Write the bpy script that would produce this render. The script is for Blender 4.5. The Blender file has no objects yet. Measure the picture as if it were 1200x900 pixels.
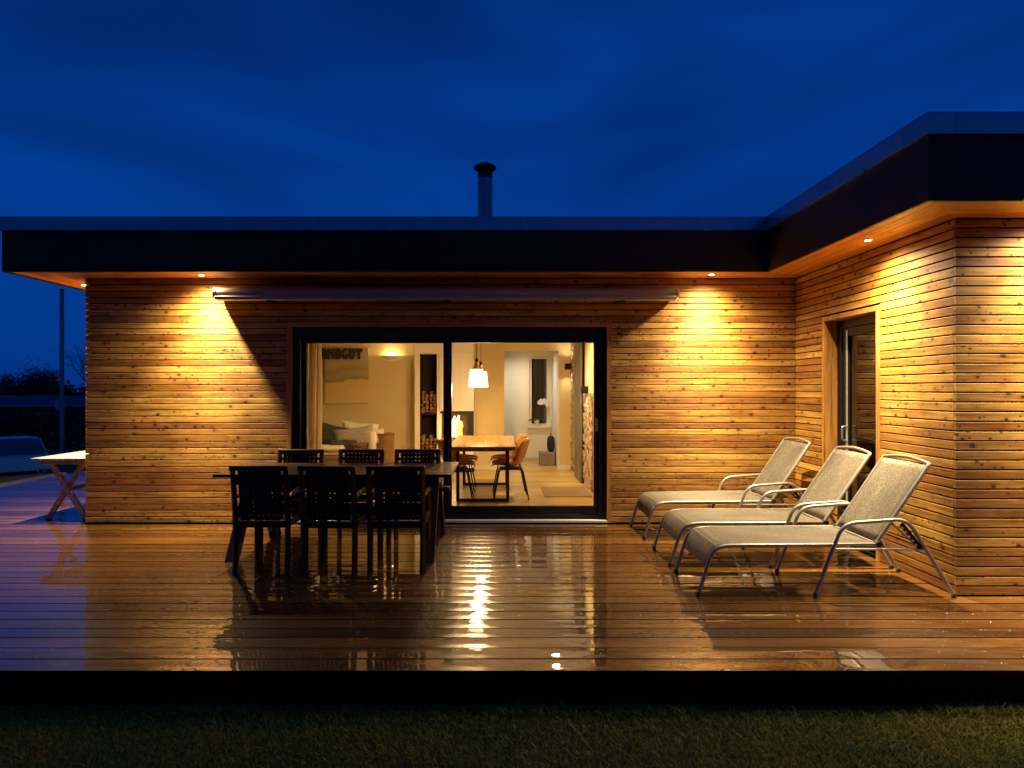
import bpy, math, random
import numpy as np
from mathutils import Vector, Matrix

R = math.radians
rnd = random.Random(7)
S = bpy.context.scene
COL = S.collection

# ------------------------------------------------------------------ camera
cam_d = bpy.data.cameras.new('camera')
cam_d.sensor_width = 36.0
cam_d.lens = 21.12
cam_d.shift_x = 13 / 1200
cam_d.shift_y = 6 / 1200
cam_d.clip_start = 0.05
cam_d.clip_end = 3000
cam = bpy.data.objects.new('camera', cam_d)
cam.location = (0, 0, 1.5)
cam.rotation_euler = (R(90), 0, 0)
COL.objects.link(cam)
S.camera = cam

# ------------------------------------------------------------------ dusk sky
W = bpy.data.worlds.new('World')
S.world = W
W.use_nodes = True
wt = W.node_tree
wt.nodes.clear()
w_out = wt.nodes.new('ShaderNodeOutputWorld')
w_bg = wt.nodes.new('ShaderNodeBackground')
w_sky = wt.nodes.new('ShaderNodeTexSky')
w_sky.sky_type = 'NISHITA'
w_sky.sun_disc = False
w_sky.sun_elevation = R(-5)
w_sky.sun_rotation = R(150)
w_hsv = wt.nodes.new('ShaderNodeMix'); w_hsv.data_type = 'RGBA'; w_hsv.blend_type = 'MIX'
w_tc = wt.nodes.new('ShaderNodeTexCoord')
w_map = wt.nodes.new('ShaderNodeMapping')
w_map.inputs['Scale'].default_value = (0.9, 1.0, 3.0)
w_map.inputs['Rotation'].default_value = (R(8), R(-42), R(20))
w_noise = wt.nodes.new('ShaderNodeTexNoise')
w_noise.inputs['Scale'].default_value = 1.7
w_noise.inputs['Detail'].default_value = 2.5
w_noise.inputs['Roughness'].default_value = 0.5
w_noise.inputs['Distortion'].default_value = 0.5
w_ramp = wt.nodes.new('ShaderNodeValToRGB')
w_ramp.color_ramp.elements[0].position = 0.32
w_ramp.color_ramp.elements[0].color = (0.0004, 0.020, 0.145, 1)
w_ramp.color_ramp.elements[1].position = 0.68
w_ramp.color_ramp.elements[1].color = (0.0008, 0.049, 0.315, 1)
wt.links.new(w_tc.outputs['Generated'], w_map.inputs['Vector'])
wt.links.new(w_map.outputs['Vector'], w_noise.inputs['Vector'])
wt.links.new(w_noise.outputs['Fac'], w_ramp.inputs['Fac'])
w_hsv.inputs['Factor'].default_value = 0.03
wt.links.new(w_ramp.outputs['Color'], w_hsv.inputs['A'])
wt.links.new(w_sky.outputs['Color'], w_hsv.inputs['B'])
wt.links.new(w_hsv.outputs['Result'], w_bg.inputs['Color'])
w_bg.inputs['Strength'].default_value = 1.0
wt.links.new(w_bg.outputs['Background'], w_out.inputs['Surface'])

S.view_settings.view_transform = 'Standard'
S.view_settings.look = 'None'
S.view_settings.exposure = 0.0
S.view_settings.gamma = 1.0
S.render.engine = 'CYCLES'
cy = S.cycles
cy.use_denoising = True
try:
    cy.denoiser = 'OPENIMAGEDENOISE'
except Exception:
    pass
cy.max_bounces = 9
cy.diffuse_bounces = 4
cy.glossy_bounces = 5
cy.transparent_max_bounces = 16
cy.sample_clamp_indirect = 6.0
cy.caustics_reflective = False
cy.caustics_refractive = False

# ------------------------------------------------------------------ node helpers
MATS = {}


class NB:
    """tiny node builder"""
    def __init__(self, name):
        self.m = bpy.data.materials.new(name)
        self.m.use_nodes = True
        self.t = self.m.node_tree
        self.t.nodes.clear()
        self.out = self.t.nodes.new('ShaderNodeOutputMaterial')
        MATS[name] = self.m

    def n(self, typ, props=None, **ins):
        nd = self.t.nodes.new('ShaderNode' + typ)
        for k, v in (props or {}).items():
            setattr(nd, k, v)
        for k, v in ins.items():
            key = k.replace('_', ' ')
            if key.startswith('i ') or key[0] == 'i' and key[1:].isdigit():
                key = int(key[1:])
            self.set(nd, key, v)
        return nd

    def set(self, nd, key, v):
        s = nd.inputs[key]
        if isinstance(v, bpy.types.NodeSocket):
            self.t.links.new(v, s)
        else:
            s.default_value = v

    def math(self, op, a, b=0.0, clamp=False):
        nd = self.t.nodes.new('ShaderNodeMath')
        nd.operation = op
        nd.use_clamp = clamp
        self.set(nd, 0, a); self.set(nd, 1, b)
        return nd.outputs[0]

    def mix(self, f, a, b, blend='MIX'):
        nd = self.t.nodes.new('ShaderNodeMix')
        nd.data_type = 'RGBA'; nd.blend_type = blend
        self.set(nd, 'Factor', f)
        nd.inputs[6].default_value = (0, 0, 0, 1)
        self.set(nd, 6, a if not isinstance(a, tuple) else (*a, 1)[:4])
        self.set(nd, 7, b if not isinstance(b, tuple) else (*b, 1)[:4])
        return nd.outputs[2]

    def ramp(self, f, stops):
        nd = self.t.nodes.new('ShaderNodeValToRGB')
        el = nd.color_ramp.elements
        while len(el) < len(stops):
            el.new(0.5)
        for e, (p, c) in zip(el, stops):
            e.position = p
            e.color = (*c, 1) if len(c) == 3 else c
        self.set(nd, 'Fac', f)
        return nd.outputs['Color']

    def coords(self, scale=(1, 1, 1), random_shift=True, kind='Object'):
        tc = self.n('TexCoord')
        v = tc.outputs[kind]
        if random_shift:
            oi = self.n('ObjectInfo')
            sh = self.n('VectorMath', {'operation': 'SCALE'})
            sh.inputs[0].default_value = (91.0, 37.0, 53.0)
            self.t.links.new(oi.outputs['Random'], sh.inputs['Scale'])
            ad = self.n('VectorMath', {'operation': 'ADD'})
            self.t.links.new(v, ad.inputs[0]); self.t.links.new(sh.outputs[0], ad.inputs[1])
            v = ad.outputs[0]
        mp = self.n('VectorMath', {'operation': 'MULTIPLY'})
        self.t.links.new(v, mp.inputs[0]); mp.inputs[1].default_value = scale
        return mp.outputs[0]

    def rand(self):
        return self.n('ObjectInfo').outputs['Random']

    def noise(self, vec, scale=5.0, detail=3.0, rough=0.5, dist=0.0):
        return self.n('TexNoise', None, Vector=vec, Scale=scale, Detail=detail, Roughness=rough, Distortion=dist).outputs['Fac']

    def bump(self, h, strength=0.3, dist=0.01):
        return self.n('Bump', None, Height=h, Strength=strength, Distance=dist).outputs['Normal']

    def principled(self, **ins):
        p = self.n('BsdfPrincipled')
        for k, v in ins.items():
            key = k.replace('_', ' ')
            if isinstance(v, tuple) and len(v) == 3 and 'Color' in key:
                v = (*v, 1)
            self.set(p, key, v)
        self.t.links.new(p.outputs[0], self.out.inputs['Surface'])
        return p


def simple(name, col, rough=0.5, metal=0.0, var=0.0, nscale=20.0, bump=0.0, bdist=0.003, spec=0.5):
    b = NB(name)
    c = (*col, 1)
    ins = dict(Roughness=rough, Metallic=metal, Specular_IOR_Level=spec)
    if var or bump:
        nz = b.noise(b.coords(), nscale, 4.0, 0.6)
        if var:
            lo = tuple(x * (1 - var) for x in col); hi = tuple(min(1, x * (1 + var)) for x in col)
            c = b.ramp(nz, [(0.3, lo), (0.7, hi)])
        if bump:
            ins['Normal'] = b.bump(nz, bump, bdist)
        ins['Roughness'] = b.math('ADD', rough - 0.06, b.math('MULTIPLY', nz, 0.12))
    b.principled(Base_Color=c, **ins)
    return b.m


def emis(name, col, strength):
    b = NB(name)
    e = b.n('Emission', None, Color=(*col, 1), Strength=strength)
    b.t.links.new(e.outputs[0], b.out.inputs['Surface'])
    return b.m


def wood(name, tones, knots=1.0, rough=0.55, axis='x', grain=1.0, knot_col=(0.035, 0.010, 0.003), wet=0.0, bumpy=0.35, spec=0.5):
    """tones: three colours picked by piece; grain runs along the local axis"""
    b = NB(name)
    st = {'x': (1.3, 34, 34), 'y': (34, 1.3, 34), 'z': (34, 34, 1.3)}[axis]
    g = b.noise(b.coords(st), 1.6 * grain, 4.0, 0.62, 0.6)
    st2 = {'x': (0.9, 9, 9), 'y': (9, 0.9, 9), 'z': (9, 9, 0.9)}[axis]
    g2 = b.noise(b.coords(st2), 1.4, 2.0, 0.5, 1.2)
    base = b.ramp(b.rand(), [(0.05, tones[0]), (0.5, tones[1]), (0.95, tones[2])])
    g2c = b.ramp(g2, [(0.3, (0.66, 0.58, 0.50)), (0.65, (1.14, 1.10, 1.04))])
    c = b.mix(1.0, base, g2c, 'MULTIPLY')
    gc = b.ramp(g, [(0.32, (0.58, 0.48, 0.38)), (0.52, (1, 1, 1)), (0.7, (1.14, 1.12, 1.08))])
    c = b.mix(1.0, c, gc, 'MULTIPLY')
    if knots:
        ks = {'x': (9.0, 4.0, 13.0), 'y': (13.0, 9.0, 4.0), 'z': (13.0, 4.0, 9.0)}[axis]
        vec = b.coords(ks)
        # flatten the depth axis so knots are cut clean through the face
        vo = b.n('TexVoronoi', {'feature': 'F1', 'voronoi_dimensions': '3D'}, Vector=vec, Scale=1.0, Randomness=1.0)
        cr = b.n('SeparateColor', None, Color=vo.outputs['Color'])
        rad = b.math('MULTIPLY', b.math('POWER', cr.outputs[0], 1.25), 0.27 * knots)
        rad = b.math('ADD', rad, 0.03)
        wob = b.math('MULTIPLY', b.math('SUBTRACT', b.noise(b.coords((40, 40, 40)), 1.0, 2.0), 0.5), 0.09)
        d = b.math('ADD', vo.outputs['Distance'], wob)
        k = b.n('MapRange', {'interpolation_type': 'SMOOTHSTEP'}, Value=d)
        b.set(k, 1, b.math('MULTIPLY', rad, 0.45)); b.set(k, 2, rad); b.set(k, 3, 1.0); b.set(k, 4, 0.0)
        halo = b.n('MapRange', {'interpolation_type': 'SMOOTHSTEP'}, Value=d)
        b.set(halo, 1, rad); b.set(halo, 2, b.math('MULTIPLY', rad, 2.6)); b.set(halo, 3, 0.42); b.set(halo, 4, 0.0)
        c = b.mix(halo.outputs[0], c, b.mix(1.0, c, (0.70, 0.42, 0.22), 'MULTIPLY'))
        c = b.mix(b.math('MULTIPLY', k.outputs[0], 0.92), c, knot_col)
        # resin-rich orange streaks
        sn_ = b.noise(b.coords({'x': (1.6, 3, 11), 'y': (11, 1.6, 3), 'z': (11, 3, 1.6)}[axis]), 1.0, 3.0, 0.6, 0.8)
        sm_ = b.n('MapRange', {'interpolation_type': 'SMOOTHSTEP'}, Value=sn_)
        for i_, v_ in ((1, .52), (2, .70), (3, 0.0), (4, .75 * knots)):
            b.set(sm_, i_, v_)
        c = b.mix(sm_.outputs[0], c, b.mix(1.0, c, (0.84, 0.56, 0.30), 'MULTIPLY'))
        # pin knots
        vp = b.n('TexVoronoi', {'feature': 'F1', 'voronoi_dimensions': '3D'}, Vector=b.coords({'x': (19, 6, 27), 'y': (27, 19, 6), 'z': (27, 6, 19)}[axis]), Scale=1.0, Randomness=1.0)
        cp_ = b.n('SeparateColor', None, Color=vp.outputs['Color'])
        rp = b.math('MULTIPLY', b.math('POWER', cp_.outputs[1], 2.2), 0.42 * knots)
        kp = b.n('MapRange', {'interpolation_type': 'SMOOTHSTEP'}, Value=b.math('ADD', vp.outputs['Distance'], wob))
        b.set(kp, 1, b.math('MULTIPLY', rp, 0.4)); b.set(kp, 2, b.math('ADD', rp, 0.001)); b.set(kp, 3, 0.9); b.set(kp, 4, 0.0)
        c = b.mix(kp.outputs[0], c, b.mix(0.35, knot_col, (0.16, 0.055, 0.010)))
    rr = b.math('ADD', rough - 0.08, b.math('MULTIPLY', g, 0.16))
    b.principled(Base_Color=c, Roughness=rr, Normal=b.bump(g, bumpy, 0.002), Coat_Weight=wet, Coat_Roughness=0.12, Diffuse_Roughness=0.6, Specular_IOR_Level=spec)
    return b.m


def deck_mat():
    b = NB('wet_deck_wood')
    g = b.noise(b.coords((1.1, 30, 30)), 1.6, 4.0, 0.62, 0.6)
    g2 = b.noise(b.coords((0.7, 7, 7)), 1.5, 2.0, 0.5, 1.0)
    base = b.ramp(b.rand(), [(0.05, (0.070, 0.029, 0.0045)), (0.5, (0.120, 0.053, 0.0085)), (0.95, (0.185, 0.085, 0.015))])
    c = b.mix(1.0, base, b.ramp(g2, [(0.3, (0.68, 0.62, 0.58)), (0.66, (1.15, 1.1, 1.05))]), 'MULTIPLY')
    c = b.mix(1.0, c, b.ramp(g, [(0.3, (0.6, 0.55, 0.5)), (0.52, (1, 1, 1)), (0.7, (1.12, 1.1, 1.08))]), 'MULTIPLY')
    # wet film: smooth where water stands, duller where it has drained into the grain
    wn = b.noise(b.coords((0.9, 4.0, 1.0), False), 1.0, 5.0, 0.6, 0.8)
    film = b.n('MapRange', {'interpolation_type': 'SMOOTHSTEP'}, Value=wn)
    for i, v in ((1, 0.34), (2, 0.56), (3, 0.26), (4, 0.010)):
        b.set(film, i, v)
    fine = b.noise(b.coords((2.2, 26, 26)), 1.3, 3.0, 0.6, 0.4)
    ripple = b.noise(b.coords((3.0, 8.0, 1.0), False), 1.0, 2.0, 0.5, 0.3)
    cn = b.bump(ripple, 0.07, 0.02)
    bn = b.bump(fine, 0.10, 0.002)
    beads = b.n('TexVoronoi', {'feature': 'F1'}, Vector=b.coords((42, 42, 42), False), Scale=1.0)
    bh = b.n('MapRange', {'interpolation_type': 'SMOOTHSTEP'}, Value=beads.outputs['Distance'])
    sc_ = b.n('SeparateColor', None, Color=beads.outputs['Color'])
    br = b.math('MULTIPLY', b.math('GREATER_THAN', sc_.outputs[1], 0.80), 0.30)
    b.set(bh, 1, 0.0); b.set(bh, 2, b.math('ADD', br, 0.0001)); b.set(bh, 3, 1.0); b.set(bh, 4, 0.0)
    cbead = b.n('Bump', None, Height=bh.outputs[0], Strength=0.75, Distance=0.006, Normal=cn).outputs['Normal']
    b.principled(Base_Color=c, Roughness=0.42, Normal=bn, Coat_Weight=1.0, Coat_IOR=2.5,
                 Coat_Roughness=film.outputs[0], Coat_Normal=cbead, Specular_IOR_Level=0.1)
    return b.m


def glass_mat(name, tint=(1, 1, 1), ior=1.45, rough=0.0):
    b = NB(name)
    fr = b.n('Fresnel', None, IOR=ior)
    tr = b.n('BsdfTransparent', None, Color=(*tint, 1))
    gl = b.n('BsdfGlossy', None, Color=(1, 1, 1, 1), Roughness=rough)
    mx = b.n('MixShader')
    b.t.links.new(fr.outputs[0], mx.inputs[0]); b.t.links.new(tr.outputs[0], mx.inputs[1]); b.t.links.new(gl.outputs[0], mx.inputs[2])
    b.t.links.new(mx.outputs[0], b.out.inputs['Surface'])
    return b.m


# ------------------------------------------------------------------ materials
wood('larch_cladding', [(0.36, 0.155, 0.022), (0.52, 0.285, 0.048), (0.66, 0.405, 0.085)], knots=1.0, rough=0.62, wet=0.0, bumpy=0.5)
wood('larch_soffit', [(0.50, 0.225, 0.052), (0.56, 0.265, 0.066), (0.60, 0.295, 0.080)], knots=0.55, rough=0.5)
wood('larch_trim', [(0.52, 0.25, 0.062), (0.56, 0.27, 0.07), (0.58, 0.29, 0.08)], knots=0.3, rough=0.5)
wood('larch_jamb', [(0.52, 0.26, 0.055), (0.56, 0.285, 0.06), (0.58, 0.30, 0.07)], knots=0.3, rough=0.5, axis='z')
wood('oak_floor', [(0.50, 0.36, 0.10), (0.58, 0.44, 0.14), (0.64, 0.50, 0.175)], knots=0.35, rough=0.32)
wood('oak_table', [(0.38, 0.215, 0.06), (0.42, 0.245, 0.07), (0.45, 0.27, 0.08)], knots=1.0, rough=0.3, axis='y')
wood('dark_teak', [(0.060, 0.026, 0.014), (0.075, 0.033, 0.017), (0.09, 0.042, 0.021)], knots=0, rough=0.35, wet=0.15, spec=0.3)
wood('dark_teak_leg', [(0.050, 0.020, 0.011), (0.060, 0.025, 0.013), (0.075, 0.032, 0.017)], knots=0, rough=0.45, axis='z', spec=0.15)
wood('white_painted_wood', [(0.40, 0.39, 0.36), (0.43, 0.42, 0.39), (0.46, 0.45, 0.42)], knots=0, rough=0.4, axis='y', grain=0.8, bumpy=0.15)
wood('firewood_bark', [(0.20, 0.10, 0.045), (0.32, 0.17, 0.075), (0.42, 0.24, 0.11)], knots=0, rough=0.8, axis='y')
deck_mat()
simple('deck_edge', (0.030, 0.014, 0.005), 0.8, 0, 0.2, 20, 0, 0.003, 0.05)
simple('black_foil', (0.006, 0.005, 0.004), 0.9, 0, 0, 1, 0, 0.003, 0.05)
simple('fascia_black', (0.012, 0.010, 0.009), 0.5, 0.0, 0.15, 6.0, 0.05, 0.003, 0.2)
simple('zinc_edge', (0.36, 0.36, 0.37), 0.30, 0.95, 0.12, 9.0, 0.04)
simple('dark_frame', (0.015, 0.013, 0.011), 0.42, 0.0, 0.1, 12.0, 0, 0.003, 0.25)
simple('aluminium', (0.62, 0.62, 0.62), 0.33, 0.9, 0.06, 30.0)
simple('awning_case', (0.38, 0.31, 0.23), 0.6, 0.0, 0.06, 15.0, 0, 0.003, 0.25)
simple('steel_flue', (0.22, 0.23, 0.25), 0.24, 1.0, 0.1, 8.0)
simple('cap_black', (0.02, 0.02, 0.022), 0.5, 0.5)
simple('deck_fascia_wood', (0.012, 0.008, 0.004), 0.8, 0, 0.2, 20, 0, 0.003, 0.05)
simple('cream_plaster', (0.70, 0.57, 0.29), 0.85, 0, 0.03, 3.0, 0.06)
simple('white_plaster', (0.80, 0.76, 0.66), 0.8, 0, 0.02, 3.0, 0.05)
simple('white_lacquer', (0.80, 0.75, 0.62), 0.35, 0, 0.01)
simple('ceiling_white', (0.80, 0.78, 0.74), 0.9)
simple('olive_panel', (0.135, 0.120, 0.080), 0.45, 0, 0.12, 4.0)
simple('black_metal', (0.018, 0.017, 0.017), 0.4, 0.6)
simple('gasket', (0.45, 0.45, 0.44), 0.45, 0.3)
simple('brass', (0.62, 0.42, 0.16), 0.3, 1.0, 0.05)
simple('leather_tan', (0.42, 0.19, 0.035), 0.25, 0, 0.18, 9.0, 0.2, 0.003, 0.6)
b = NB('curtain_cloth')
_d = b.n('BsdfDiffuse', None, Color=(0.82, 0.72, 0.46, 1)); _t = b.n('BsdfTranslucent', None, Color=(0.88, 0.78, 0.58, 1))
_m = b.n('MixShader', None, Fac=0.62); b.t.links.new(_d.outputs[0], _m.inputs[1]); b.t.links.new(_t.outputs[0], _m.inputs[2]); b.t.links.new(_m.outputs[0], b.out.inputs['Surface'])
simple('cushion_green', (0.045, 0.062, 0.035), 0.85, 0, 0.15, 80.0, 0.3)
simple('cushion_grey', (0.34, 0.28, 0.22), 0.9, 0, 0.22, 26.0, 0.3)
simple('cushion_white', (0.74, 0.68, 0.54), 0.9, 0, 0.06, 60.0, 0.3)
simple('cushion_dark', (0.06, 0.045, 0.035), 0.9, 0, 0.15, 60.0, 0.3)
simple('wicker', (0.36, 0.20, 0.075), 0.6, 0, 0.4, 55.0, 0.6, 0.006)
simple('wicker_dark', (0.22, 0.11, 0.045), 0.6, 0, 0.4, 55.0, 0.6, 0.006)
simple('webbing', (0.010, 0.008, 0.006), 0.7, 0, 0.2, 60.0, 0, 0.003, 0.2)
simple('lounger_tube', (0.36, 0.32, 0.26), 0.36, 0.6, 0.06, 25.0)
simple('plastic_black', (0.02, 0.02, 0.02), 0.45)
simple('stone_ledge', (0.42, 0.31, 0.19), 0.85, 0, 0.4, 14.0, 0.6, 0.01)
simple('rectangle_brown', (0.22, 0.15, 0.075), 0.95, 0, 0.15, 70.0, 0.4)
simple('box_grey', (0.26, 0.23, 0.19), 0.8, 0, 0.12, 40.0, 0.2)
simple('bag_black', (0.014, 0.013, 0.013), 0.7, 0, 0.2, 30.0, 0.2)
simple('porcelain', (0.82, 0.80, 0.76), 0.2)
simple('petal', (0.86, 0.82, 0.80), 0.6)
simple('leaf_green', (0.05, 0.16, 0.02), 0.4, 0, 0.2)
simple('soil', (0.05, 0.035, 0.02), 0.95, 0, 0.3)
simple('kerb_stone', (0.30, 0.27, 0.22), 0.85, 0, 0.2, 12.0, 0.3)
simple('car_paint', (0.62, 0.50, 0.29), 0.25, 0.1, 0.02, 5.0, 0, 0.003, 0.6)
simple('car_glass', (0.010, 0.012, 0.016), 0.04, 0, 0, 5, 0, 0.003, 1.0)
simple('tyre', (0.015, 0.015, 0.015), 0.8)
simple('chrome', (0.75, 0.75, 0.76), 0.12, 1.0)
simple('plate_white', (0.55, 0.56, 0.58), 0.4)
simple('bark_dark', (0.030, 0.022, 0.016), 0.9, 0, 0.3, 10.0)
simple('hedge_leaf', (0.030, 0.048, 0.016), 0.6, 0, 0.3)
simple('tree_leaf', (0.028, 0.038, 0.018), 0.7, 0, 0.3)
simple('shed_wall', (0.02, 0.02, 0.022), 0.7, 0, 0.1)
simple('shed_roof', (0.05, 0.05, 0.06), 0.55, 0.0, 0.1, 9, 0, 0.003, 0.2)
simple('pole_grey', (0.34, 0.29, 0.27), 0.5, 0.2)
simple('sign_grey', (0.42, 0.46, 0.55), 0.4)
simple('letter_dark', (0.045, 0.025, 0.015), 0.55, 0, 0.2)
simple('store_brown', (0.040, 0.026, 0.012), 0.85, 0, 0.2, 8, 0, 0.003, 0.05)
simple('fire_brick', (0.10, 0.06, 0.035), 0.85, 0, 0.3, 20.0, 0.3)
simple('reflection_grey', (0.24, 0.21, 0.16), 0.9, 0, 0.1, 20.0)
glass_mat('window_glass', (0.97, 0.98, 0.97))
glass_mat('wing_glass', (0.16, 0.15, 0.13), 2.1)
glass_mat('hall_glass', (0.9, 0.9, 0.9), 1.6)
emis('lamp_lens', (1.0, 0.84, 0.55), 60.0)
emis('pendant_glow', (1.0, 0.74, 0.42), 4.5)
emis('flame', (1.0, 0.46, 0.11), 2.6)
emis('flame_core', (1.0, 0.70, 0.30), 5.0)


def sling_mat():
    b = NB('sling_fabric')
    v = b.coords((1, 1, 1))
    w1 = b.n('TexWave', {'bands_direction': 'X'}, Vector=v, Scale=130.0, Distortion=0.6)
    w2 = b.n('TexWave', {'bands_direction': 'Y'}, Vector=v, Scale=130.0, Distortion=0.6)
    h = b.math('MULTIPLY', w1.outputs['Fac'], w2.outputs['Fac'])
    nz = b.noise(b.coords((70, 95, 70)), 1.0, 3.0, 0.75)
    nl = b.noise(b.coords((3, 9, 3)), 1.0, 3.0, 0.6)
    c = b.ramp(nz, [(0.34, (0.046, 0.039, 0.028)), (0.5, (0.112, 0.096, 0.070)), (0.66, (0.21, 0.182, 0.135))])
    c = b.mix(1.0, c, b.ramp(nl, [(0.3, (0.66, 0.65, 0.62)), (0.7, (1.15, 1.14, 1.12))]), 'MULTIPLY')
    b.principled(Base_Color=c, Roughness=0.55, Normal=b.bump(h, 0.3, 0.002), Specular_IOR_Level=0.5)


sling_mat()


def painting_mat():
    b = NB('painting_canvas')
    tc = b.n('TexCoord')
    sp = b.n('SeparateXYZ', None, Vector=tc.outputs['Object'])
    x, z = sp.outputs[0], sp.outputs[2]
    wave = b.math('MULTIPLY', b.math('SINE', b.math('MULTIPLY', b.math('ADD', x, 0.12), 5.2)), 0.05)
    nz = b.noise(b.coords((2.0, 2.0, 7.0), False), 2.0, 4.0, 0.55, 0.6)
    h = b.math('ADD', b.math('SUBTRACT', z, wave), b.math('MULTIPLY', b.math('SUBTRACT', nz, 0.5), 0.16))
    c = b.ramp(b.math('ADD', b.math('MULTIPLY', h, 1.0), 0.5), [(0.0, (0.74, 0.55, 0.22)), (0.385, (0.72, 0.53, 0.21)), (0.41, (0.34, 0.27, 0.11)), (0.50, (0.46, 0.37, 0.17)), (0.60, (0.38, 0.31, 0.14)), (0.72, (0.50, 0.41, 0.20)), (1.0, (0.52, 0.43, 0.23))])
    b.principled(Base_Color=c, Roughness=0.7)


painting_mat()


def grass_mat():
    b = NB('grass_blade')
    oi = b.n('TexCoord')
    nz = b.noise(b.coords((3, 3, 3), False), 1.0, 4.0, 0.6)
    nf = b.noise(b.coords((60, 60, 2), False), 1.0, 2.0, 0.6)
    c = b.ramp(nz, [(0.3, (0.135, 0.195, 0.010)), (0.55, (0.225, 0.235, 0.014)), (0.75, (0.36, 0.265, 0.025))])
    c = b.mix(1.0, c, b.ramp(nf, [(0.3, (0.55, 0.6, 0.5)), (0.7, (1.3, 1.2, 1.1))]), 'MULTIPLY')
    b.principled(Base_Color=c, Roughness=0.55, Specular_IOR_Level=0.35)
    b = NB('lawn_ground')
    nz = b.noise(b.coords((0.8, 0.8, 0.8), False), 1.0, 4.0, 0.6)
    c = b.ramp(nz, [(0.3, (0.040, 0.044, 0.006)), (0.7, (0.075, 0.066, 0.012))])
    b.principled(Base_Color=c, Roughness=0.95)


grass_mat()

# ------------------------------------------------------------------ mesh helpers


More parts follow.
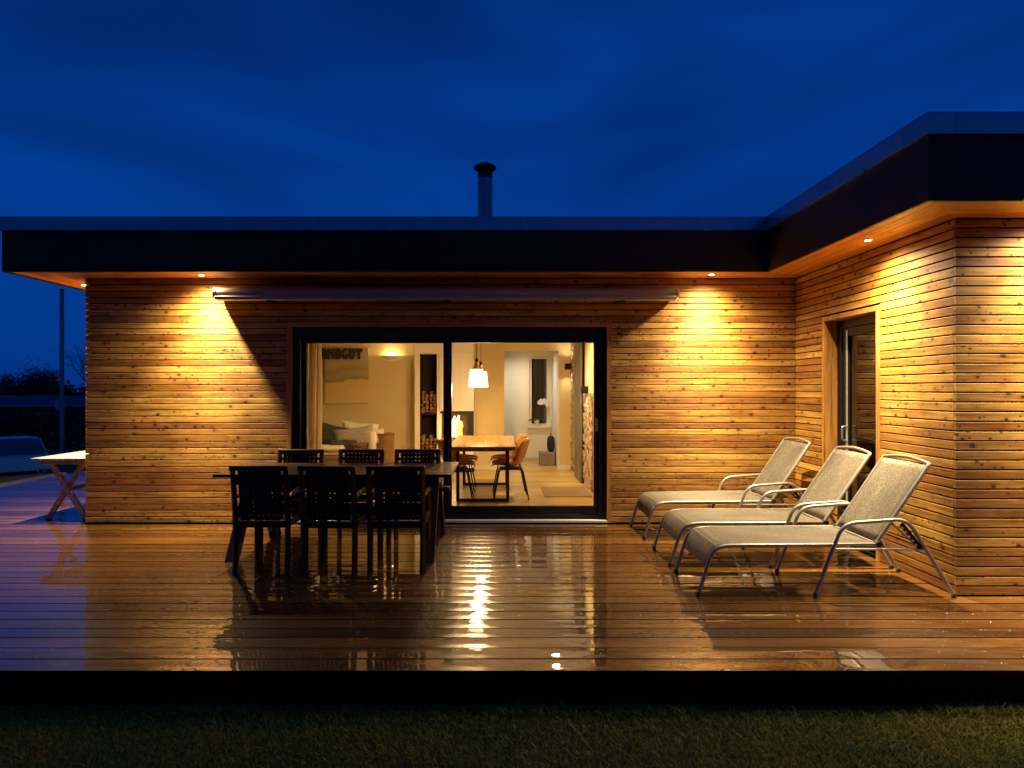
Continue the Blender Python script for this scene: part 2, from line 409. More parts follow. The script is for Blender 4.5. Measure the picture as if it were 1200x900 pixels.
class MB:
    def __init__(self):
        self.v = []; self.f = []

    def add(self, vs, fs):
        o = len(self.v)
        self.v += [tuple(p) for p in vs]
        self.f += [tuple(i + o for i in f) for f in fs]
        return self

    def box(self, x0, x1, y0, y1, z0, z1):
        vs = [(x0, y0, z0), (x1, y0, z0), (x1, y1, z0), (x0, y1, z0), (x0, y0, z1), (x1, y0, z1), (x1, y1, z1), (x0, y1, z1)]
        return self.add(vs, [(0, 3, 2, 1), (4, 5, 6, 7), (0, 1, 5, 4), (1, 2, 6, 5), (2, 3, 7, 6), (3, 0, 4, 7)])

    def cbox(self, x0, x1, y0, y1, z0, z1, c=0.004):
        """chamfered box"""
        vs = []; idx = {}
        xs, ys, zs = (x0, x1), (y0, y1), (z0, z1)
        for i in range(2):
            for j in range(2):
                for k in range(2):
                    sx, sy, sz = (1 - 2 * i), (1 - 2 * j), (1 - 2 * k)
                    for a in range(3):
                        p = [xs[i] + sx * c, ys[j] + sy * c, zs[k] + sz * c]
                        p[a] = (xs, ys, zs)[a][(i, j, k)[a]]
                        idx[(i, j, k, a)] = len(vs); vs.append(tuple(p))
        fs = []
        I = lambda i, j, k, a: idx[(i, j, k, a)]
        for s in range(2):
            q = [I(s, 0, 0, 0), I(s, 1, 0, 0), I(s, 1, 1, 0), I(s, 0, 1, 0)]; fs.append(tuple(q if s else q[::-1]))
            q = [I(0, s, 0, 1), I(0, s, 1, 1), I(1, s, 1, 1), I(1, s, 0, 1)]; fs.append(tuple(q if s else q[::-1]))
            q = [I(0, 0, s, 2), I(1, 0, s, 2), I(1, 1, s, 2), I(0, 1, s, 2)]; fs.append(tuple(q if s else q[::-1]))
        for s in range(2):
            for t in range(2):
                fs.append((I(s, t, 0, 0), I(s, t, 1, 0), I(s, t, 1, 1), I(s, t, 0, 1)))
                fs.append((I(s, 0, t, 0), I(s, 1, t, 0), I(s, 1, t, 2), I(s, 0, t, 2)))
                fs.append((I(0, s, t, 1), I(1, s, t, 1), I(1, s, t, 2), I(0, s, t, 2)))
        for i in range(2):
            for j in range(2):
                for k in range(2):
                    fs.append((I(i, j, k, 0), I(i, j, k, 1), I(i, j, k, 2)))
        return self.add(vs, fs)

    def prism(self, prof, x0, x1):
        """profile of (y,z) swept along x"""
        n = len(prof)
        vs = [(x0, y, z) for y, z in prof] + [(x1, y, z) for y, z in prof]
        fs = [tuple(range(n)), tuple(range(2 * n - 1, n - 1, -1))]
        fs += [(i, i + n, (i + 1) % n + n, (i + 1) % n) for i in range(n)]
        return self.add(vs, fs)

    def poly(self, pts, z0, z1):
        n = len(pts)
        vs = [(x, y, z0) for x, y in pts] + [(x, y, z1) for x, y in pts]
        fs = [tuple(range(n - 1, -1, -1)), tuple(range(n, 2 * n))]
        fs += [(i, (i + 1) % n, (i + 1) % n + n, i + n) for i in range(n)]
        return self.add(vs, fs)

    def tube(self, pts, r, n=8, cap=True):
        pts = [Vector(p) for p in pts]
        rs = r if isinstance(r, (list, tuple)) else [r] * len(pts)
        m = len(pts)
        vs = []; prev = None
        for i, p in enumerate(pts):
            t = (pts[min(i + 1, m - 1)] - pts[max(i - 1, 0)])
            if t.length < 1e-9:
                t = Vector((0, 0, 1))
            t.normalize()
            if prev is None:
                a = Vector((0, 0, 1)) if abs(t.z) < 0.9 else Vector((1, 0, 0))
                u = t.cross(a).normalized()
            else:
                u = (prev - t * prev.dot(t))
                u = u.normalized() if u.length > 1e-6 else t.orthogonal().normalized()
            prev = u
            w = t.cross(u)
            for k in range(n):
                an = 2 * math.pi * k / n
                vs.append(p + (u * math.cos(an) + w * math.sin(an)) * rs[i])
        fs = []
        for i in range(m - 1):
            for k in range(n):
                fs.append((i * n + k, i * n + (k + 1) % n, (i + 1) * n + (k + 1) % n, (i + 1) * n + k))
        if cap:
            fs.append(tuple(range(n - 1, -1, -1)))
            fs.append(tuple(range((m - 1) * n, m * n)))
        return self.add(vs, fs)

    def lathe(self, prof, n=20, c=(0, 0, 0)):
        vs = []
        for r, z in prof:
            for k in range(n):
                a = 2 * math.pi * k / n
                vs.append((c[0] + r * math.cos(a), c[1] + r * math.sin(a), c[2] + z))
        m = len(prof)
        fs = [(i * n + k, i * n + (k + 1) % n, (i + 1) * n + (k + 1) % n, (i + 1) * n + k) for i in range(m - 1) for k in range(n)]
        fs.append(tuple(range(n - 1, -1, -1)))
        fs.append(tuple(range((m - 1) * n, m * n)))
        return self.add(vs, fs)

    def grid(self, P):
        """P[i][j] points"""
        n, m = len(P), len(P[0])
        vs = [p for row in P for p in row]
        fs = [(i * m + j, (i + 1) * m + j, (i + 1) * m + j + 1, i * m + j + 1) for i in range(n - 1) for j in range(m - 1)]
        return self.add(vs, fs)

    def mesh(self, name, mat, smooth=False):
        me = bpy.data.meshes.new(name)
        me.from_pydata(self.v, [], self.f)
        me.materials.append(MATS[mat])
        if smooth:
            me.polygons.foreach_set('use_smooth', [True] * len(me.polygons))
            try:
                me.set_sharp_from_angle(angle=R(38))
            except Exception:
                pass
        me.update()
        return me

    def build(self, name, mat, parent=None, smooth=False, loc=None, rot=None):
        return link(name, self.mesh(name, mat, smooth), parent, loc, rot)


def link(name, me, parent=None, loc=None, rot=None):
    o = bpy.data.objects.new(name, me)
    COL.objects.link(o)
    o.parent = parent
    if loc is not None:
        o.location = loc
    if rot is not None:
        o.rotation_euler = rot
    return o


def tag(o, label=None, cat=None, group=None, kind=None):
    if label: o['label'] = label
    if cat: o['category'] = cat
    if group: o['group'] = group
    if kind: o['kind'] = kind
    return o


def thing(name, label, cat, loc=(0, 0, 0), rz=0.0, group=None):
    o = link(name, None, None, loc, (0, 0, rz))
    o.empty_display_size = 0.1
    return tag(o, label, cat, group)


def copy_tree(o, parent=None):
    c = o.copy()
    COL.objects.link(c)
    c.parent = parent
    for ch in list(o.children):
        copy_tree(ch, c)
    return c


def solidify(o, t, off=0.0):
    m = o.modifiers.new('thickness', 'SOLIDIFY'); m.thickness = t; m.offset = off
    return o


def arc(pts, r=0.05, n=5):
    """round the corners of a polyline"""
    P = [Vector(p) for p in pts]
    out = [P[0]]
    for i in range(1, len(P) - 1):
        a, b, c = P[i - 1], P[i], P[i + 1]
        d1 = min(r, (a - b).length * 0.48); d2 = min(r, (c - b).length * 0.48)
        s = b + (a - b).normalized() * d1; e = b + (c - b).normalized() * d2
        for k in range(n + 1):
            t = k / n
            out.append(s * (1 - t) ** 2 + b * 2 * t * (1 - t) + e * t * t)
    out.append(P[-1])
    return out


F = 704.0


def at(px, py, Y):
    return Vector(((px - 587) / F * Y, Y, 1.5 - (py - 456) / F * Y))


# ------------------------------------------------------------------ main dimensions
YM = 6.74          # face of the main wall
XL = -4.662        # left corner of the main wall
XW = 3.303         # face of the wing's side wall
YW = 4.362         # face of the wing's front wall
XR = 8.5           # wing goes on to the right
YB = 12.95         # back of the house
ZS = 2.742         # soffit
O_ = [(-5.227, 13.4), (-5.227, 6.29), (2.79, 6.29), (2.79, 3.921), (9.0, 3.921)]
W_ = [(XL - 0.004, 13.4), (XL - 0.004, YM - 0.004), (XW - 0.004, YM - 0.004), (XW - 0.004, YW - 0.004), (9.0, YW - 0.004)]


def lerp(a, b, t):
    return tuple(a[i] + (b[i] - a[i]) * t for i in range(len(a)))


# ------------------------------------------------------------------ ground
def ground():
    def axis(lo, hi, n):
        t = np.linspace(-1, 1, n)
        s = np.sign(t) * np.abs(t) ** 3.2
        return np.where(s < 0, -s * lo, s * hi)
    xs = axis(-600, 600, 121); ys = axis(-300, 1200, 121) + 8.0
    mb = MB()

    def sm(a, b, x):
        t = min(1, max(0, (x - a) / (b - a))); return t * t * (3 - 2 * t)

    def h(x, y):
        z = -0.19 - 1.06 * sm(11.0, 13.0, y) * sm(-7.2, -7.8, x)
        z -= 1.4 * sm(22, 60, y)
        return z
    mb.grid([[(float(x), float(y), h(x, y)) for y in ys] for x in xs])
    o = mb.build('ground', 'lawn_ground', None, True)
    tag(o, kind='structure')


ground()


def lawn_grass():
    rs = np.random.RandomState(4)
    zones = [(-3.6, 4.6, 2.2, 3.18, 240000), (-6, 7, 0.6, 2.2, 26000), (-9.6, -7.75, 8.6, 11.6, 14000), (-8.5, -3.6, 2.0, 3.18, 9000), (4.6, 8, 2.0, 3.18, 7000)]
    V = []; Fc = []
    base = 0
    for x0, x1, y0, y1, n in zones:
        x = rs.uniform(x0, x1, n); y = rs.uniform(y0, y1, n)
        hh = rs.gamma(6.0, 0.0021, n) + 0.007
        hh = np.where((y > 3.08) & (np.sin(x * 3.1) + np.sin(x * 7.7 + 1) > .2), hh * 1.7, hh)
        a = rs.uniform(0, 2 * np.pi, n); ln = rs.uniform(0.2, 1.7, n) * hh
        w = rs.uniform(0.0011, 0.0022, n)
        da = rs.uniform(0, 2 * np.pi, n)
        dx, dy = np.cos(a), np.sin(a)
        z = np.full(n, -0.192)
        if x0 < -9:
            pass
        p0 = np.stack([x - dx * w, y - dy * w, z], 1); p1 = np.stack([x + dx * w, y + dy * w, z], 1)
        mx, my = x + np.cos(da) * ln * 0.35, y + np.sin(da) * ln * 0.35
        p2 = np.stack([mx + dx * w * .75, my + dy * w * .75, z + hh * 0.6], 1); p3 = np.stack([mx - dx * w * .75, my - dy * w * .75, z + hh * 0.6], 1)
        p4 = np.stack([x + np.cos(da) * ln, y + np.sin(da) * ln, z + hh], 1)
        V.append(np.stack([p0, p1, p2, p3, p4], 1).reshape(-1, 3))
        i = np.arange(n) * 5 + base
        Fc.append((i,)); base += n * 5
    V = np.concatenate(V)
    i = np.concatenate([f[0] for f in Fc])
    tri = np.stack([i, i + 1, i + 2, i, i + 2, i + 3, i + 3, i + 2, i + 4], 1).reshape(-1)
    me = bpy.data.meshes.new('lawn_grass')
    nt = len(tri) // 3
    me.vertices.add(len(V)); me.vertices.foreach_set('co', V.reshape(-1).astype(np.float32))
    me.loops.add(len(tri)); me.loops.foreach_set('vertex_index', tri.astype(np.int32))
    me.polygons.add(nt); me.polygons.foreach_set('loop_start', np.arange(0, nt * 3, 3, dtype=np.int32))
    me.update(calc_edges=True)
    me.materials.append(MATS['grass_blade'])
    o = link('lawn_grass', me)
    tag(o, 'short dark lawn grass in front of the wooden deck', 'grass', kind='stuff')


lawn_grass()

# ------------------------------------------------------------------ house
house = thing('house', 'single storey larch clad house with flat dark roof and glazed sliding door', 'house')
PITCH = 0.0703
PROF = [(0.0, 0.001), (0.0, 0.0563), (0.0022, 0.0588), (0.021, 0.0616), (0.021, 0.0050), (0.0022, -0.0014)]
_pl = {}


def plank_mesh(L):
    key = round(L, 3)
    if key not in _pl:
        _pl[key] = MB().prism(PROF, 0, L - 0.002).mesh('plank', 'larch_cladding')
    return _pl[key]


def plank(parent, x, y, z, L, rz=0.0):
    o = link('plank', plank_mesh(L), parent, (x, y, z), (rnd.uniform(-.002, .002), 0, rz))
    return o


def rows(parent, spans_fn, origin_fn, rz):
    for i in range(39):
        z = 0.006 + i * PITCH
        for a, b in spans_fn(z):
            # long runs are pieced together
            cuts = [a, b]
            if b - a > 4.2:
                cuts = [a, a + (b - a) * rnd.uniform(.35, .65), b]
            for c, d in zip(cuts, cuts[1:]):
                x, y = origin_fn(c, d)
                plank(parent, x, y, z, d - c, rz)


DX0, DX1, DZ = -2.405, 1.237, 2.249     # sliding door opening incl. timber lining
wall = MB()
wall.box(XL + .022, DX0, YM + .022, YM + .30, 0, ZS + .03)
wall.box(DX1, XW + .30, YM + .022, YM + .30, 0, ZS + .03)
wall.box(DX0, DX1, YM + .022, YM + .30, DZ, ZS + .03)
front_wall = wall.build('front_wall', 'black_foil', house)
rows(front_wall, lambda z: [(XL, DX0 + .002), (DX1, XW)] if z + .0 < DZ - .01 else [(XL, XW)], lambda c, d: (c, YM), 0)

WY0, WY1, WZ = 5.235, 6.17, 2.235       # wing door opening
wall = MB()
wall.box(XW + .022, XW + .30, YW + .302, WY0, 0, ZS + .03)
wall.box(XW + .022, XW + .30, WY1, YM + .02, 0, ZS + .03)
wall.box(XW + .022, XW + .30, WY0, WY1, WZ, ZS + .03)
wing_side = wall.build('wing_side_wall', 'black_foil', house)
rows(wing_side, lambda z: [(YW + .021, WY0), (WY1, YM - .002)] if z < WZ - .01 else [(YW + .021, YM - .002)], lambda c, d: (XW, d), R(-90))
wall = MB()
wall.box(XW + .022, XR, YW + .022, YW + .30, 0, ZS + .03)
wing_front = wall.build('wing_front_wall', 'black_foil', house)
rows(wing_front, lambda z: [(XW, XR)], lambda c, d: (c, YW), 0)
wall = MB()
wall.box(XL + .022, XL + .30, YM + .302, YB, 0, ZS + .03)
left_wall = wall.build('left_side_wall', 'black_foil', house)
rows(left_wall, lambda z: [(YM + .021, YB)], lambda c, d: (XL, d), R(-90))
# back wall with the narrow hall window
bw = MB()
GX0, GX1, GZ0, GZ1 = 0.60, 1.02, 0.72, 2.19
bw.box(XL + .30, GX0, 12.66, YB, 0, ZS); bw.box(GX1, XR, 12.66, YB, 0, ZS)
bw.box(GX0, GX1, 12.66, YB, 0, GZ0); bw.box(GX0, GX1, 12.66, YB, GZ1, ZS)
bw.build('back_wall', 'white_plaster', house)
MB().box(XR - .25, XR, YW + .302, 12.66, 0, ZS).build('right_side_wall', 'white_plaster', house)
MB().box(XL + .1, XR - .01, YM + .06, YB - .01, -0.19, -0.012).box(XW + .1, XR - .01, YW + .06, YM + .06, -0.19, -.012).build('plinth', 'black_foil', house)

# roof, soffit, fascia
roof = MB().poly([(-5.19, 13.38), (-5.19, 6.33), (2.83, 6.33), (2.83, 3.96), (8.98, 3.96), (8.98, 13.38)], ZS + .034, 3.20).build('roof', 'fascia_black', house)
soffit = MB().poly([(XL + .3, 12.66), (XL + .3, YM + .3), (XW + .3, YM + .3), (XW + .3, YW + .3), (XR - .25, YW + .3), (XR - .25, 12.66)], 2.50, 2.53).build('ceiling', 'ceiling_white', house)
soff = MB().poly([(-5.18, 13.3), (-5.18, 6.34), (2.84, 6.34), (2.84, 3.97), (8.9, 3.97), (8.9, 13.3)], ZS + .019, ZS + .032).build('soffit', 'black_foil', house)
NBD = 4
for k in range(NBD):
    t0, t1 = k / NBD + 0.006, (k + 1) / NBD - 0.006
    for i in range(4):
        a0, a1 = lerp(O_[i], W_[i], t0), lerp(O_[i + 1], W_[i + 1], t0)
        b0, b1 = lerp(O_[i], W_[i], t1), lerp(O_[i + 1], W_[i + 1], t1)
        cx, cy_ = (a0[0] + a1[0]) / 2, (a0[1] + a1[1]) / 2
        # local frame: x along the board
        dx, dy = a1[0] - a0[0], a1[1] - a0[1]
        ang = math.atan2(dy, dx)
        ca, sa = math.cos(-ang), math.sin(-ang)
        pts = [((p[0] - cx) * ca - (p[1] - cy_) * sa, (p[0] - cx) * sa + (p[1] - cy_) * ca) for p in (a0, a1, b1, b0)]
        area = sum(pts[j][0] * pts[(j + 1) % 4][1] - pts[(j + 1) % 4][0] * pts[j][1] for j in range(4))
        if area < 0: pts = pts[::-1]
        MB().poly(pts, 0, 0.016).build('soffit_board', 'larch_soffit', soff, loc=(cx, cy_, ZS), rot=(0, 0, ang))


def band(parent, name, mat, off, z0, z1, thick, seams, drop=0.0):
    """upright panels that follow the roof edge; off = how far proud of the outline"""
    o = off
    P = [(O_[0][0] - o, O_[0][1]), (O_[1][0] - o, O_[1][1] - o), (O_[2][0] - o, O_[2][1] - o), (O_[3][0] - o, O_[3][1] - o), (O_[4][0], O_[4][1] - o)]
    i_ = o - thick
    Q = [(O_[0][0] - i_, O_[0][1]), (O_[1][0] - i_, O_[1][1] - i_), (O_[2][0] - i_, O_[2][1] - i_), (O_[3][0] - i_, O_[3][1] - i_), (O_[4][0], O_[4][1] - i_)]
    for i in range(4):
        cuts = [0.0] + seams[i] + [1.0]
        for c, d in zip(cuts, cuts[1:]):
            L = math.dist(P[i], P[i + 1])
            c2 = c + (0.002 / L if c > 0 else 0); d2 = d - (0.002 / L if d < 1 else 0)
            MB().poly([lerp(P[i], P[i + 1], c2), lerp(P[i], P[i + 1], d2), lerp(Q[i], Q[i + 1], d2), lerp(Q[i], Q[i + 1], c2)], z0, z1).build(name, mat, parent)


band(roof, 'fascia_panel', 'fascia_black', 0.0, ZS - .012, 3.158, 0.025, [[.5], [.25, .5, .75], [.5], [.1, .35, .6, .8]])
band(roof, 'edge_trim', 'zinc_edge', 0.022, 3.160, 3.292, 0.03, [[.5], [.022, .35, .68, .98], [.45, .9], [.03, .4, .7]])
band(roof, 'edge_cap', 'zinc_edge', 0.022, 3.294, 3.302, 0.20, [[.5], [.35, .68], [.45], [.4, .7]])

# chimney flue
fl = at(568.5, 230, 10.8)
ch = MB().lathe([(.131, 3.15), (.131, 5.28)], 28, (fl.x, fl.y, 0)).build('chimney', 'steel_flue', house, True)
MB().lathe([(.134, 5.28), (.134, 5.40), (.10, 5.405), (.10, 5.46)], 28, (fl.x, fl.y, 0)).build('flue_collar', 'cap_black', ch, True)
MB().lathe([(.02, 5.455), (.195, 5.455), (.205, 5.475), (.19, 5.50), (.12, 5.54), (.01, 5.556)], 28, (fl.x, fl.y, 0)).build('flue_cap', 'cap_black', ch, True)

# ---- sliding door
sd = link('sliding_door', None, house)
# timber lining
lin = MB()
lin.box(DX0, DX0 + .048, YM - .006, YM + .16, 0.0, DZ).box(DX1 - .048, DX1, YM - .006, YM + .16, 0.0, DZ)
lin.build('side_lining', 'larch_jamb', sd)
MB().box(DX0 + .049, DX1 - .049, YM - .006, YM + .16, DZ - .048, DZ).build('head_lining', 'larch_trim', sd)
fx0, fx1, fz1 = DX0 + .05, DX1 - .05, DZ - .05
fr = MB()
fr.cbox(fx0, fx0 + .085, YM + .045, YM + .20, 0.03, fz1)
fr.cbox(fx1 - .085, fx1, YM + .045, YM + .20, 0.03, fz1)
fr.cbox(fx0 + .086, fx1 - .086, YM + .045, YM + .20, fz1 - .10, fz1)
fr.cbox(fx0 + .086, fx1 - .086, YM + .060, YM + .20, 0.031, .085)
fr.build('frame', 'dark_frame', sd)
MB().cbox(fx0, fx1, YM - .02, YM + .044, 0.004, .032, .003).build('threshold', 'white_lacquer', sd)
xm = at(524.5, 500, 6.85).x


def sash(x0, x1, y0, handle):
    s = MB()
    w = .062
    z0, z1 = .087, fz1 - .102
    s.cbox(x0, x0 + w, y0, y0 + .055, z0, z1)
    s.cbox(x1 - w, x1, y0, y0 + .055, z0, z1)
    s.cbox(x0 + w + .001, x1 - w - .001, y0 + .001, y0 + .054, z0, z0 + .085)
    s.cbox(x0 + w + .001, x1 - w - .001, y0 + .001, y0 + .054, z1 - .07, z1)
    so = s.build('sash', 'dark_frame', sd)
    MB().box(x0 + w - .008, x1 - w + .008, y0 + .022, y0 + .030, z0 + .078, z1 - .063).build('pane', 'window_glass', so)
    if handle:
        MB().cbox(x1 - .048, x1 - .022, y0 - .03, y0 - .004, 1.02, 1.17, .004).box(x1 - .040, x1 - .030, y0 - .005, y0 + .001, 1.04, 1.15).build('handle', 'aluminium', so)


sash(fx0 + .070, xm + .045, YM + .130, False)
sash(xm - .045, fx1 - .070, YM + .068, True)

# ---- wing door
wd = link('wing_door', None, house)
l2 = MB()
l2.box(XW - .008, XW + .16, WY0, WY0 + .045, 0, WZ).box(XW - .008, XW + .16, WY1 - .045, WY1, 0, WZ)
l2.build('side_lining', 'larch_jamb', wd)
MB().box(XW - .008, XW + .16, WY0 + .046, WY1 - .046, WZ - .045, WZ).build('head_lining', 'larch_trim', wd)
f2 = MB()
a, b_ = WY0 + .047, WY1 - .047
f2.cbox(XW + .125, XW + .20, b_ - .075, b_, .02, WZ - .047).cbox(XW + .125, XW + .20, a, a + .075, .02, WZ - .047)
f2.cbox(XW + .125, XW + .20, a + .076, b_ - .076, WZ - .125, WZ - .047).cbox(XW + .125, XW + .20, a + .076, b_ - .076, .02, .07)
f2.build('frame', 'dark_frame', wd)
s2 = MB()
s2.cbox(XW + .140, XW + .19, b_ - .165, b_ - .077, .072, WZ - .127).cbox(XW + .140, XW + .19, a + .077, a + .165, .072, WZ - .127)
s2.cbox(XW + .140, XW + .19, a + .166, b_ - .166, WZ - .21, WZ - .127).cbox(XW + .140, XW + .19, a + .166, b_ - .166, .072, .16)
ws = s2.build('sash', 'dark_frame', wd)
MB().box(XW + .136, XW + .1395, b_ - .162, b_ - .135, .10, WZ - .15).build('edge_strip', 'gasket', ws)
MB().box(XW + .160, XW + .168, a + .155, b_ - .155, .15, WZ - .2).build('pane', 'wing_glass', ws)
MB().tube(arc([(XW + .137, b_ - .15, 1.13), (XW + .09, b_ - .15, 1.13), (XW + .09, b_ - .15, .99), (XW + .137, b_ - .15, .99)], .025), .009, 8).build('handle', 'aluminium', ws, True)

# ---- interior shell
floor = MB().box(XL + .3, XR - .25, YM + .21, 12.66, -.012, .0).build('floor', 'black_foil', house)
y = YM + .212
fb = MB().box(-2.875, 2.875, 0, .178, 0, .018).mesh('floorboard', 'oak_floor')
fb2 = None
row = 0
while y + .178 < 12.66:
    x = -4.36 + (row % 3) * -.9
    xs_ = [-4.36, -4.36 + 1.4 + (row * 0.63) % 1.5, -4.36 + 3.4 + (row * .47) % 1.3, 1.58]
    for c, d in zip(xs_, xs_[1:]):
        MB().box(0, d - c - .003, 0, .177, .001, .018).build('floorboard', 'oak_floor', floor, loc=(c, y, 0))
    y += .180; row += 1
FZ = 0.018
iw = MB()
iw.box(-4.36, -1.53, 10.92, 11.05, FZ, 2.50)
iw.build('living_room_wall', 'cream_plaster', house)
iw = MB()
iw.box(-.485, .06, 11.10, 11.25, FZ, 2.50).box(1.07, 1.58, 11.10, 11.25, FZ, 2.50).box(.06, 1.07, 11.10, 11.25, 2.21, 2.50)
iw.build('hall_wall', 'cream_plaster', house)
iw = MB()
iw.box(1.072, 1.12, 11.252, 12.658, FZ, 2.50).box(1.066, 1.08, 11.10 - .003, 11.2525, FZ, 2.21)
iw.build('hall_reveal', 'white_plaster', house)
MB().box(-.485, .058, 11.088, 11.099, FZ, .09).box(1.08, 1.29, 11.088, 11.099, FZ, .09).box(-1.0, 1.07, 12.646, 12.659, FZ, .09).build('skirting', 'white_lacquer', house)
sw = MB().box(1.32, 1.58, YM + .30, 11.10, FZ, 2.50).build('stone_wall', 'cream_plaster', house)
st = MB()
z = FZ + .005
while z < 2.44:
    hgt = rnd.choice([.035, .045, .05, .06])
    y = 8.6
    while y < 11.06:
        L = rnd.uniform(.09, .30)
        if not (z > 1.42 and y < 9.9):
            st.box(1.32 - rnd.uniform(.008, .04), 1.319, y, min(y + L - .004, 11.085), z, z + hgt - .004)
        y += L
    z += hgt
tag(st.build('ledge_stones', 'stone_ledge', sw), kind='stuff')
MB().cbox(1.25, 1.278, 9.42, 10.2, FZ + .003, 2.46).build('door_panel', 'olive_panel', house)

# hall window
hw = link('hall_window', None, house)
MB().box(GX0 + .002, GX0 + .05, 12.72, 12.80, GZ0 + .002, GZ1).box(GX1 - .05, GX1 - .002, 12.72, 12.80, GZ0 + .002, GZ1).box(GX0 + .051, GX1 - .051, 12.72, 12.80, GZ1 - .05, GZ1 - .002).box(GX0 + .051, GX1 - .051, 12.72, 12.80, GZ0 + .002, GZ0 + .05).build('frame', 'white_lacquer', hw)
MB().box(GX0 + .045, GX1 - .045, 12.755, 12.763, GZ0 + .045, GZ1 - .045).build('pane', 'hall_glass', hw)
MB().grid([[(GX0 + .03 + (GX1 - GX0 - .06) * k / 30, 12.83 + .018 * math.sin(k * 1.25), z_) for z_ in (GZ0 + .01, 1.4, GZ1 - .01)] for k in range(31)]).build('reflection_backing', 'reflection_grey', hw, True)  # added folded sheet behind the pane, stands in for its grey reflection
MB().box(GX0 - .04, GX1 + .03, 12.60, 12.719, GZ0 - .03, GZ0 - .002).build('sill', 'white_lacquer', hw)
MB().box(GX0 - .055, GX0 - .001, 12.648, 12.659, GZ0, GZ1 + .05).box(GX1 + .001, GX1 + .048, 12.648, 12.659, GZ0, GZ1 + .05).box(GX0, GX1, 12.648, 12.659, GZ1 + .001, GZ1 + .05).build('casing', 'white_lacquer', hw)

# fireplace block
fp = link('fireplace', None, house)
FY = 10.67
X0, X1 = -1.53, -.485
NX0, NX1 = at(492, 0, FY).x, at(512, 0, FY).x
OX0 = at(515.5, 0, FY).x
fpz0, fpz1 = at(0, 520, FY).z, at(0, 482, FY).z
b = MB()
b.box(X0, NX0, FY, 11.06, FZ, 2.50)
b.box(NX1, OX0, FY, 11.06, FZ, 2.50)
b.box(NX0, NX1, FY, 11.06, 2.13, 2.50)
b.box(NX0, NX1, FY, 11.06, FZ, .16)
b.box(OX0, X1, FY, 11.06, FZ + .08, fpz0)
b.box(OX0, X1, FY, 11.06, fpz1 + .004, 2.5)
b.box(OX0, X1, 11.02, 11.06, fpz0, fpz1)
b.build('chimney_breast', 'white_plaster', fp)
MB().box(NX0, NX1, 11.03, 11.04, .16, 2.13).box(NX0 + .001, NX0 + .008, FY + .01, 11.03, .161, 2.129).box(NX1 - .008, NX1 - .001, FY + .01, 11.03, .161, 2.129).box(NX0 + .008, NX1 - .008, FY + .012, 11.03, 1.045, 1.065).build('wood_store', 'store_brown', fp)
MB().cbox(OX0 - .005, X1 + .004, FY - .03, FY - .001, fpz1 + .006, at(0, 413, FY).z, .003).build('front_panel', 'white_lacquer', fp)
MB().box(OX0 + .002, X1 - .002, FY + .015, 11.015, fpz0 + .001, fpz0 + .02).box(OX0 + .002, X1 - .012, 11.0, 11.018, fpz0 + .021, fpz1).build('fire_box', 'fire_brick', fp)
MB().box(X1 - .09, X1 - .002, FY + .004, FY + .03, fpz0 + .021, fpz1).box(OX0 + .002, X1 - .09, FY + .004, FY + .03, fpz1 - .04, fpz1).build('stove_frame', 'cap_black', fp)
MB().box(OX0, X1, FY + .02, 11.0, FZ, FZ + .079).build('hearth_plinth', 'cap_black', fp)
# burning fire
fire = thing('log_fire', 'bright orange flames burning in the white fireplace', 'fire', ((at(531, 0, FY + .16).x), FY + .17, fpz0 + .021))
for k in range(3):
    MB().tube([(-.17 + .02 * k, -.06 + .06 * k, .03 + .03 * (k % 2)), (.16 - .02 * k, .05 - .04 * k, .035 + .03 * (k % 2))], .03, 8).build('burning_log', 'fire_brick', fire)
for k in range(9):
    x = -.10 + .22 * k / 8 + rnd.uniform(-.01, .01); hh = rnd.uniform(.36, .46); yy = rnd.uniform(-.05, .05)
    pts = [(x + rnd.uniform(-.012, .012) * j, yy, .03 + hh * j / 6) for j in range(7)]
    MB().tube(pts, [.030, .050, .056, .050, .040, .024, .004], 8).build('flame', 'flame_core' if 2 <= k <= 6 else 'flame', fire, True)
pl = bpy.data.lights.new('fire_light', 'POINT'); pl.energy = 10; pl.color = (1, .52, .2); pl.shadow_soft_size = .08
lo = link('fire_light', pl, fire, (0, -.25, .22))

# ------------------------------------------------------------------ deck
DF = 3.196
deck = MB()
deck.poly([(-7.64, DF + .03), (8.3, DF + .03), (8.3, YW + .03), (XW + .03, YW + .03), (XW + .03, YM + .03), (XL + .03, YM + .03), (XL + .03, 12.9), (-7.64, 12.9)], -.06, -.0305)
deck.box(-7.655, 8.3, DF + .012, DF + .03, -.19, -.0305)
deck.box(-7.655, -7.641, DF + .03, 12.9, -.19, -.0305)
deck_o = deck.build('wooden_deck', 'deck_fascia_wood')
tag(deck_o, kind='structure')
DP = 0.1448
y = DF
i = 0
_bm = {}


def board_mesh(L, variant):
    k = (round(L, 2), variant)
    if k not in _bm:
        w = DP - .0075
        crown = [0.0006, 0.0011, -0.0006, 0.0002][variant]
        prof = []
        for j in range(9):
            t = j / 8
            prof.append((.002 + (w - .004) * t, crown * (1 - (2 * t - 1) ** 2)))
        prof = [(0, -.004)] + prof + [(w, -.004), (w, -.028), (0, -.028)]
        prof = prof[::-1]
        mb = MB().prism(prof, 0, L)
        me = mb.mesh('deck_board', 'wet_deck_wood', True)
        me.materials.append(MATS['deck_edge'])
        for pg in me.polygons:
            if abs(pg.normal.z) < 0.93 or pg.center.z < -0.01:
                pg.material_index = 1
        _bm[k] = me
    return _bm[k]


